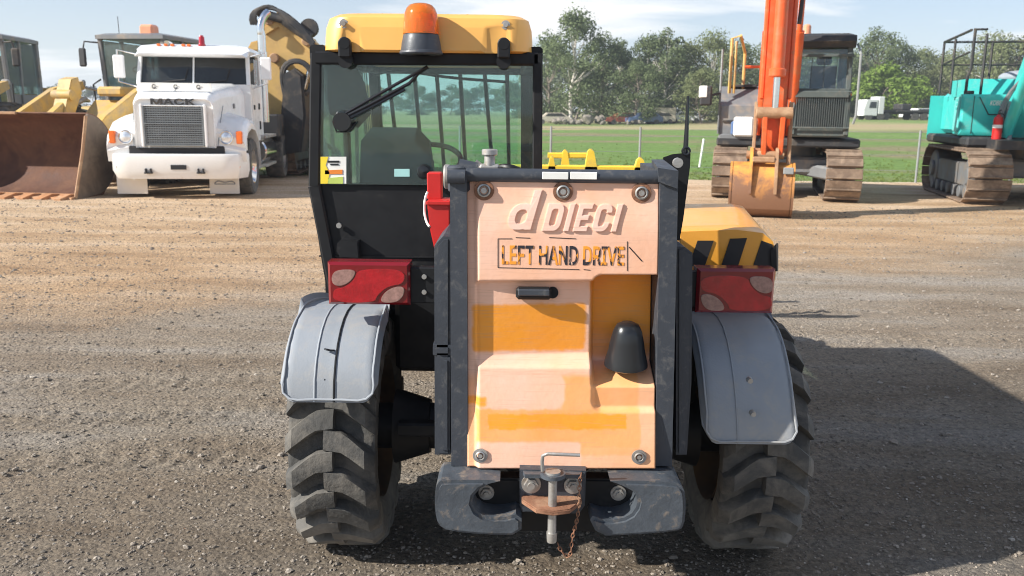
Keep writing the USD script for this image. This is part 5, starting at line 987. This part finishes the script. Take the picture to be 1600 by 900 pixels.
e_('bucket_ram', cat(cyl((ax, ay-.33, 4.6), (ax, ay-.34, 2.25), .095, n=24), cyl((ax, ay-.34, 2.25), (ax, ay-.34, 2.12), .125, n=24, b=.02)), 'digger_orange', AR)
e_('ram_rod', cyl((ax, ay-.34, 2.12), (ax, ay-.34, 1.62), .05, n=18), 'chrome', AR)
e_('link_pin', cyl((ax-.27, ay-.34, 1.6), (ax+.27, ay-.34, 1.6), .085, n=20, b=.012), 'pin_brown', AR); e_('link_pin', cyl((ax-.25, ay, 1.0), (ax+.25, ay, 1.0), .06, n=18), 'pin_brown', AR)
e_('bucket_link', cat(*[beam((ax+s*.13, ay-.34, 1.58), (ax+s*.12, ay-.30, .98), .075, .12) for s in (-1, 1)], *[beam((ax+s*.21, ay-.34, 1.6), (ax+s*.21, ay-.02, 1.3), .05, .12) for s in (-1, 1)]), 'digger_orange', AR)
e_('arm_rail', cat(beam((ax-.27, ay-.1, 1.75), (ax-.27, ay-.35, .75), .05, .12), beam((ax+.24, ay-.1, 1.75), (ax+.26, ay-.3, .55), .06, .14)), 'pin_brown', AR)
bx0 = ax-.12
prof = [(ay+.55, .28), (ay+.32, .08), (ay+.0, .0), (ay-.28, .02), (ay-.48, .16), (ay-.56, .38), (ay-.52, .62), (ay-.42, .80), (ay-.25, .86), (ay+.12, .82)]
BK = e_('bucket', cat(prism(prof, bx0-.45, bx0+.45, 'x', .02), prism(prof, bx0-.475, bx0-.44, 'x'), prism(prof, bx0+.44, bx0+.475, 'x')), 'digger_bucket')
for s in (-.17, .2): e_('bucket_ear', prism([(ay-.46, .42), (ay-.60, .40), (ay-.58, .68), (ay-.46, .95), (ay-.36, 1.08), (ay-.22, 1.08), (ay+.12, 1.05), (ay+.1, .8)], bx0+s-.025, bx0+s+.025, 'x', .005), 'digger_bucket' if s < 0 else 'pin_brown', BK)
e_('bucket_pin', cat(cyl((bx0-.25, ay-.30, .97), (bx0+.3, ay-.30, .97), .06, n=16), lohi((bx0-.16, ay-.5, .86), (bx0+.18, ay-.4, .95), .02)), 'pin_brown', BK)
e_('bucket_edge', lohi((bx0+.30, ay-.545, .70), (bx0+.45, ay-.50, .80), .01), 'galvanised', BK)
for x in np.linspace(-.38, .38, 5): e_('bucket_tooth', hull([(bx0+x-.05, ay+.48, .2), (bx0+x+.05, ay+.48, .2), (bx0+x-.05, ay+.55, .3), (bx0+x+.05, ay+.55, .3), (bx0+x-.03, ay+.68, .36), (bx0+x+.03, ay+.68, .36)]), 'pin_brown', BK)

at_ = math.radians(13); dv = np.array([math.sin(at_), math.cos(at_), 0]); rv = np.array([math.cos(at_), -math.sin(at_), 0])
fk = at(1546, 300, 15.3); fk[2] = 0; kc = fk+rv*1.2+dv*1.85
KB = thing('excavator', 'teal excavator with black railings, cut off by the right edge of the picture', 'excavator', kc, -at_)
k_ = lambda n, m, mt, par=KB, sm=35, label=None: obj(n, m, mt, par, sm, False, label)
track(KB, -1.2, 3.7, 1.0, .72, 40); track(KB, 1.2, 3.7, 1.0, .72, 40)
k_('undercarriage', cat(lohi((-.9, -.8, .45), (.9, .8, .8), .05), cyl((0, 0, .78), (0, 0, 1.05), .7, n=32)), 'digger_grey')
k_('deck', cat(lohi((-1.45, -1.0, 1.02), (1.45, 2.2, 1.2), .04), hull([(x, y, z) for x in (-1.1, 1.4) for y, z in ((-1.6, 1.0), (-1.6, 1.16), (.0, 1.2), (.0, .95))])), 'digger_dark')
KH = k_('engine_housing', cat(hull([(x, y, z) for x, y in ((-1.5, -.55), (-.62, -.55), (-.62, 1.0), (-1.22, 1.0)) for z in (1.22, 1.98)]+[(-1.46, -.6, 1.3), (-.66, -.6, 1.3), (-1.46, -.6, 1.9), (-.66, -.6, 1.9)]),
     lohi((-1.2, 1.0, 1.22), (1.5, 2.2, 2.05), .08), hull([(x, y, z) for x in (-1.28, .3) for y, z in ((-.1, 1.95), (.05, 2.28), (1.2, 2.28), (1.2, 1.95))])), 'digger_teal')
k_('side_door', prism([(-1.50, -.40), (-1.475, -.40), (-1.235, .9), (-1.26, .9)], 1.28, 1.94, 'z', .008), 'teal_light', KH)
for z in (1.72, 1.8, 1.88): k_('vent_slot', prism([(-1.436, -.02), (-1.40, -.02), (-1.30, .5), (-1.336, .5)], z-.022, z+.022, 'z'), 'digger_teal', KH)
k_('counterweight', hull([(x, y, z) for x, y in ((-1.45, 2.2), (1.45, 2.2), (1.1, 2.75), (-1.1, 2.75)) for z in (1.1, 2.0)]), 'digger_teal', KH)
k_('panel_line', cat(prism([(-1.2, 1.93), (-1.02, 1.62), (-.7, 1.62), (-.7, 1.60), (-1.03, 1.60), (-1.215, 1.93)], -.612, -.598, 'y'), prism([(-1.3, 1.25), (-1.29, 1.25), (-1.29, 1.95), (-1.3, 1.95)], -.608, -.596, 'y')), 'digger_dark', KH)
k_('white_lettering', text('KOBELCO', .085, (-1.02, -.602, 1.78), .006, True, .15, .34), 'white_label', KH); k_('white_lettering', text('SK210', .06, (-.94, -.602, 1.36), .006, True, 0, .2), 'white_label', KH)
k_('fuel_cap', cyl((-1.3, -.2, 1.98), (-1.3, -.2, 2.05), .09, n=18), 'digger_dark', KH)
k_('tarp', trimesh.Trimesh(*(lambda m: (m.vertices*[.45, .3, .14]+[-.15, .6, 2.33], m.faces))(trimesh.creation.icosphere(2))), 'tarp_grey', KH)
rl = []
for y in (.2, 1.0): pass
rl += [tube([(-1.42, -.45, 1.25), (-1.42, -.45, 2.3), (-1.36, -.4, 2.45), (-1.36, -.4, 3.18)], .028, 7)]
rl += [tube([p, (p[0], p[1], 3.08)], .025, 6) for p in ((-1.42, 1.6, 2.05), (-1.42, .7, 2.0), (-.5, 1.6, 2.05), (.5, 1.6, 2.05), (-1.15, -.4, 1.95))]
rl += [tube([(-1.42, -.4, 3.15), (-1.42, 1.6, 3.08)], .025, 6), tube([(-1.42, 1.6, 3.08), (1.2, 1.6, 3.08)], .025, 6), tube([(-1.42, 1.6, 2.62), (1.2, 1.6, 2.62)], .02, 6), tube([(-1.42, -.4, 2.75), (-1.42, 1.6, 2.62)], .02, 6), tube([(-1.36, -.4, 3.16), (-1.15, -.4, 3.16)], .022, 6)]
for q in rl: k_('rail', q, 'digger_dark', KH)
KBM = k_('boom', cat(prism([(-.75, 1.15), (-.2, 1.15), (-.75, 2.2), (-2.1, 3.9), (-2.9, 4.6), (-4.6, 4.2), (-4.6, 3.85), (-2.9, 4.0), (-1.8, 2.9), (-1.15, 1.9)], -.70, -.14, 'x', .03)), 'digger_teal')
k_('boom_ram', cat(cyl((-.80, -1.0, 1.25), (-.80, -2.0, 2.6), .10, n=20), cyl((-.80, -2.0, 2.6), (-.80, -2.3, 3.1), .06, n=16), cyl((-.04, -1.0, 1.25), (-.04, -2.0, 2.6), .11, n=20)), 'digger_teal', KBM)
k_('boom_bracket', cat(prism([(-1.15, 1.15), (-.3, 1.15), (-.3, 1.5), (-.6, 1.85), (-.85, 1.85)], -.80, -.73, 'x', .01), *[tube(smooth_path([(-.82-.03*q, -.9, 1.2), (-.84-.03*q, -.85, 1.7), (-.76-.02*q, -.9, 2.0), (-.62, -1.2, 2.3)], 10), .025, 6) for q in range(3)]), 'digger_grey', KBM)
k_('arm', cat(prism([(-4.9, 4.6), (-4.3, 4.4), (-4.2, 2.0), (-4.35, 1.0), (-4.6, 1.0), (-4.8, 2.6)], -.6, -.26, 'x', .02)), 'digger_teal', KBM)
k_('cab', cat(hull([(x, y, z) for x in (.35, 1.45) for y, z in ((-1.1, 1.2), (-1.0, 2.9), (.7, 2.95), (.7, 1.2))])), 'digger_dark')
pe = np.array([-.99, -1.12, 1.17])
FE = obj('fire_extinguisher', cat(lathe([(.001, 0), (.075, 0), (.08, .012), (.08, .34), (.07, .39), (.035, .42), (.028, .44), (.001, .44)], (0, 0, 0), (0, 0, 1), 24)), 'safety_red', thing('fire_extinguisher', 'red fire extinguisher standing on the deck of the teal excavator', 'fire extinguisher', kc+rv*pe[0]+dv*pe[1]+[0, 0, pe[2]], -at_))
obj('valve', cat(box((0, 0, .46), (.04, .05, .04), .006), beam((-.0, .03, .5), (-.0, -.09, .52), .025, .015), tube(smooth_path([(.02, 0, .46), (.08, 0, .44), (.1, 0, .3), (.09, 0, .12)], 10), .011, 6)), 'digger_dark', str(stage.GetPrimAtPath(FE).GetParent().GetPath()))
obj('bottle_label', lathe([(.0815, .20), (.0815, .26)], (0, 0, 0), (0, 0, 1), 24), 'white_label', str(stage.GetPrimAtPath(FE).GetParent().GetPath()))

# ================================================================ wire fence along the yard's far edge
FN = thing('fence', 'low wire fence with thin galvanised posts between the yard and the green field', 'fence', (0, 21.4, 0))
posts = [(x, 21.4+.35*math.sin(x*.4)) for x in np.arange(-24, 34, 2.22)+.50]
def fz(x, y): return float(terrain(x, y))
for (x, y) in posts: obj('post', cyl((x, y, fz(x, y)-.1), (x, y, 1.22), .028, n=8), 'galvanised', FN, world=True)
for z in (.25, .62, 1.0, 1.17): obj('wire', tube([(x, y, z) for x, y in posts], .004, 4), 'galvanised', FN, world=True)
sp = thing('marker_stake', 'thin white stake leaning in the green field beyond the fence', 'stake', (*(at(1094, 232, 27.)[:2]), -.05)); obj('stake', tube([(0, 0, -.1), (.05, 0, .4), (.1, 0, .85)], .035, 6), 'white_label', sp)

# ================================================================ trees
def tree_mesh(seed, H, Wd, base, n_leaf, leaf=.34, clumps=26, top_bias=1.):
    r = np.random.default_rng(seed); br = []; trunk = [(0, 0, -.3)]; x = y = 0
    for k in range(1, 7):
        x += r.normal(0, .18); y += r.normal(0, .18); trunk.append((x, y, H*.72*k/6))
    tr = np.array(trunk); br.append(tube(smooth_path(tr, 14), np.linspace(H*.022, H*.006, 14), 8))
    cen = []
    for k in range(clumps):
        t = r.uniform(0, 1); z = base+(H-base)*(t**.8); env = math.sin(math.pi*min(1, (t*.86+.14)))**.65
        a = r.uniform(0, 2*math.pi); d = Wd*.5*env*math.sqrt(r.uniform(.05, 1)); c = np.array([math.cos(a)*d, math.sin(a)*d, z]); cen.append((c, r.uniform(.55, 1.15)*Wd*.16))
        if k % 2 == 0:
            s = tr[min(6, max(1, int((z-.8)/H/.72*6*.8)))]; br.append(tube(smooth_path([s, (s+c)/2+[0, 0, -.2], c], 6), np.linspace(H*.008, H*.0025, 6), 5))
    per = n_leaf//clumps; V, Fc = [], []
    for c, R in cen:
        d = r.normal(0, 1, (per, 3)); d /= np.linalg.norm(d, axis=1, keepdims=True); p = c+d*R*(r.uniform(.15, 1, (per, 1))**.5)*[1.15, 1.15, .85]
        p[:, 2] -= (np.linalg.norm(d[:, :2], axis=1)*R*.25)
        n = d+r.normal(0, .6, (per, 3)); n /= np.linalg.norm(n, axis=1, keepdims=True); t = np.cross(n, r.normal(0, 1, (per, 3))+[0, 0, .1]); t /= np.linalg.norm(t, axis=1, keepdims=True)+1e-9; b = np.cross(n, t)
        s = leaf*r.uniform(.55, 1.3, (per, 1)); i0 = len(V)*0+sum(len(q) for q in V)
        V.append(np.stack([p-t*s*.5, p+b*s*.28, p+t*s*.5, p-b*s*.28], 1).reshape(-1, 3)); k = i0+np.arange(per)*4; Fc.append(np.vstack([np.c_[k, k+1, k+2], np.c_[k, k+2, k+3]]))
    return cat(*br), trimesh.Trimesh(np.vstack(V), np.vstack(Fc), process=False)
KINDS = {}
def tree(kind, u, Y, vtop, label, group=None, wide=1.):
    """Plants a tree on the terrain, scaled so that its crown's top reaches the measured height."""
    spec = {'gum': (3, 13, 9.5, 2.4, 7000, 'gum_leaves', 'bark_pale'), 'dense': (11, 12, 10.5, 1.2, 7600, 'gum_leaves', 'bark'), 'slim': (5, 13, 7.5, 2.0, 5600, 'gum_leaves', 'bark_pale'), 'olive': (8, 10, 9.5, 1.0, 6800, 'olive_leaves', 'bark'),
            'bush': (14, 5.2, 7.4, .15, 5200, 'bright_leaves', 'bark'), 'far': (21, 9, 9., .5, 3600, 'far_leaves', 'bark'), 'broad': (31, 12, 12.5, 1.5, 8200, 'olive_leaves', 'bark_pale')}[kind]
    p = at(u, 180, Y); z = float(terrain(p[0], Y)); top = at(u, vtop, Y)[2]; s = (top-z)/spec[1]; name = {'gum': 'gum_tree', 'dense': 'dense_tree', 'slim': 'slim_gum_tree', 'olive': 'olive_green_tree', 'bush': 'bush', 'far': 'distant_tree', 'broad': 'broad_tree'}[kind]
    cat_ = 'bush' if kind == 'bush' else 'tree'
    rz = float(rng.uniform(0, 6.28)); sc = (s*wide, s*wide, s)
    if kind not in KINDS:
        c = '/World/Looks/tree_shapes'; 
        if not stage.GetPrimAtPath(c): UsdGeom.Scope.Define(stage, c)
        q = f'/World/{name}_form'; prim = stage.CreateClassPrim(q) if False else None
        cl = stage.CreateClassPrim('/'+name+'_form'); UsdGeom.Xform.Define(stage, '/'+name+'_form'); cl.SetSpecifier(Sdf.SpecifierClass)
        tr, cr = tree_mesh(*spec[:5], leaf=.36 if kind != 'far' else .5, clumps={'bush': 24, 'far': 22}.get(kind, 46))
        usdkit.mesh(stage, f'/{name}_form/trunk', tr, MATS[spec[6]], 40); usdkit.mesh(stage, f'/{name}_form/crown', cr, MATS[spec[5]], False); KINDS[kind] = '/'+name+'_form'
    q = numbered('/World', name); x = UsdGeom.Xform.Define(stage, q); x.GetPrim().GetReferences().AddInternalReference(KINDS[kind])
    x.AddTranslateOp().Set(Gf.Vec3d(float(p[0]), float(Y), z)); x.AddRotateZOp().Set(math.degrees(rz)); x.AddScaleOp().Set(Gf.Vec3f(*map(float, sc)))
    x.GetPrim().SetInstanceable(True); say(x.GetPrim(), label, cat_, group)
LB = 'grey-green gum tree in the row across the field, '
for kind, u, Y, vt, lab, wd in (
    ('gum', 894, 108, 22, 'tall grey-green gum tree with bare pale trunk just right of the telehandler cab', 1.0),
    ('dense', 858, 118, 62, 'lower dark tree partly hidden by the telehandler cab corner', .9),
    ('dense', 938, 112, 58, 'dense dark tree right of the tall gum, above the yellow fork carriage', 1.05),
    ('slim', 968, 116, 66, 'slim gum tree left of the twin tall crowns in the tree row', .9),
    ('gum', 1008, 110, 60, 'left one of the twin tall crowns in the middle of the tree row', .85),
    ('slim', 1038, 109, 48, 'right and taller one of the twin tall crowns in the middle of the tree row', 1.1),
    ('dense', 992, 104, 98, 'low dark tree below the twin tall crowns, pale things parked at its foot', 1.2),
    ('olive', 1072, 112, 72, 'olive tree behind the aerial of the telehandler', 1.0),
    ('broad', 1108, 110, 56, 'broad pale olive tree left of the orange excavator', .9),
    ('olive', 1098, 101, 112, 'low olive tree with drooping foliage left of the orange excavator railing', 1.2),
    ('dense', 1150, 114, 68, 'tree behind the yellow handrail of the orange excavator', 1.0),
    ('broad', 1196, 118, 72, 'broad tree hidden behind the arm of the orange excavator', 1.0),
    ('dense', 1362, 128, 50, 'tall dark tree right of the orange excavator cab', 1.0),
    ('dense', 1400, 132, 70, 'second dark tree right of the excavator cab, behind the bright green bush', 1.0),
    ('bush', 1376, 122, 106, 'rounded bright green bush above the small white truck', 1.35),
    ('olive', 1436, 140, 82, 'hazy olive tree halfway between the orange and the teal excavator', 1.1),
    ('broad', 1482, 134, 84, 'pale olive tree behind the left end of the teal excavator railing', 1.1),
    ('broad', 1536, 128, 58, 'large olive tree behind the middle of the black railing', 1.0),
    ('olive', 1590, 126, 64, 'olive tree at the right edge behind the teal boom', 1.1),
    ('broad', 1650, 128, 60, 'olive tree just outside the right edge', 1.1),
    ('olive', 1262, 124, 84, 'tree seen through the cab of the orange excavator', 1.1),
    ('dense', 1310, 130, 78, 'dark tree behind the right side of the orange excavator cab', 1.0),
    ('olive', 1226, 122, 82, 'tree between the arm and the cab of the orange excavator', 1.0)):
    tree(kind, u, Y, vt, lab, wide=wd)
for k, u in enumerate(np.linspace(-260, 830, 34)):
    tree('far', u+rng.uniform(-12, 12), 265+rng.uniform(-25, 40), 132+rng.uniform(-4, 12), 'distant grey-green tree in the low line seen through the telehandler cab glass' if 560 < u else 'distant grey-green tree low on the horizon behind the machines on the left', 'far tree line', 1.5)
for k, u in enumerate(np.linspace(840, 1660, 26)):
    tree('far', u+rng.uniform(-10, 10), 165+rng.uniform(-12, 20), 96+rng.uniform(-12, 26), 'far grey-green tree filling gaps behind the tree row', 'trees behind the tree row', 1.4)

# ================================================================ far things under the trees
def car(name, label, u, Y, length, m, yaw, cat_='car', van=False):
    p = at(u, 185, Y); z = float(terrain(p[0], Y)); C = thing(name, label, cat_, (p[0], Y, z), yaw); L_ = length/2
    top = [(-L_, .35), (-L_, .8), (-L_*.55, .95), (-L_*.3, 1.4), (L_*.55, 1.42), (L_*.9, .98), (L_, .85), (L_, .35)] if not van else [(-L_, .35), (-L_, 1.0), (-L_*.75, 1.2), (-L_*.5, 1.95), (L_, 1.95), (L_, .35)]
    b = obj('body', prism([(x, zz) for x, zz in top], -.85, .85, 'y', .06), m, C)
    obj('window', cat(prism([(-L_*.42, 1.0), (-L_*.25, 1.33), (L_*.5, 1.35), (L_*.75, 1.0)], -.87, .87, 'y')), 'dark_glass', C, False)
    for x in (-L_*.6, L_*.6):
        for y in (-.78, .78): obj('wheel', cyl((x, y-.1, .32), (x, y+.1, .32), .32, n=16), 'tyre_rubber', C)
car('car', 'blue car parked under the dark trees in the middle of the row', 1006, 104, 4.2, 'car_blue', .2)
car('car', 'beige van parked beside the blue car under the trees', 1030, 105, 3.6, 'car_beige', .1, 'van', True)
car('car', 'white car parked at the right end of the tree row beside the dark aerial', 1070, 106, 4.3, 'car_white', -.1)
car('car', 'faded red ute under the dark trees left of the blue car', 974, 105, 4.6, 'car_red', .15)
car('car', 'white car behind the flat trailer left of the teal excavator', 1436, 108, 4.4, 'car_white', .1)
car('car', 'pale car left of the tall gum trunk, beside the telehandler cab', 862, 106, 4.2, 'car_beige', .1)
for k, (u, w, lab) in enumerate(((922, 1.5, 'pile of pale rubble right of the tall gum trunk'), (912, 1.0, 'small heap of pale stone at the foot of the tall gum'), (882, 1.1, 'low pale rubble heap left of the tall gum trunk'), (992, .8, 'light boulder between the red ute and the blue car'))):
    Y = 103; p = at(u, 185, Y); r = np.random.default_rng(40+k); Q = thing('rubble_pile', lab, 'rubble', (p[0], Y, float(terrain(p[0], Y)))); 
    for j in range(7):
        m = trimesh.creation.icosphere(1, 1.); m.vertices *= r.uniform(.7, 1.2, (42, 1)); m.vertices *= np.array([.7, .6, .55])*w*r.uniform(.35, .75); m.apply_translation((r.uniform(-1, 1)*w, r.uniform(-.5, .5)*w, .2*w+r.uniform(0, .35)*w)); obj('stone', m, 'boulder', Q, False)
# small white truck and flat trailer far right
Y = 104; p = at(1362, 183, Y); z = float(terrain(p[0], Y)); q = thing('small_truck', 'small white cab-over truck far off in front of the bright green bush', 'truck', (p[0], Y, z), .15)
obj('cab', cat(prism([(-1.6, .5), (-1.65, 1.3), (-1.3, 2.35), (.1, 2.4), (.1, .5)], -.95, .95, 'y', .06), lohi((.2, -.95, .7), (.9, .95, 2.7), .05)), 'car_white', q); obj('window', cat(prism([(-1.0, 1.4), (-.85, 2.1), (-.1, 2.1), (-.1, 1.4)], -.97, .97, 'y'), prism([(-.85, 1.4), (.85, 1.4), (.75, 2.15), (-.75, 2.15)], -.02, .02, 'y')), 'dark_glass', q, False)
for x in (-.9, .6):
    for y in (-.8, .8): obj('wheel', cyl((x, y-.13, .45), (x, y+.13, .45), .45, n=16), 'tyre_rubber', q)
p = at(1408, 183, 105); q = thing('flat_trailer', 'dark flat trailer standing right of the small white truck', 'trailer', (p[0], 105, float(terrain(p[0], 105))), .1)
obj('bed', cat(lohi((-3.2, -1.1, .95), (3.4, 1.1, 1.2), .03), lohi((-3.2, -.4, .7), (3.4, .4, .95), .03), lohi((-.6, -1., 1.2), (.6, 1., 1.9), .1)), 'digger_dark', q)
for x in (-2.4, 1.2, 2.3):
    for y in (-.9, .9): obj('wheel', cyl((x, y-.13, .45), (x, y+.13, .45), .45, n=14), 'tyre_rubber', q)

# ================================================================ the air: a thin summer haze that pales the far trees
MATS['haze'] = usdkit.material(stage, '/World/Looks/haze', {'v': ('principled_volume', {'color': (.86, .91, 1.), 'density': .0006, 'anisotropy': .2})}, [], volume='v.volume')
obj('haze', lohi((-1000, -320, -2.2), (1000, 1600, 24), 0.), 'haze', smooth=False, kind='stuff')
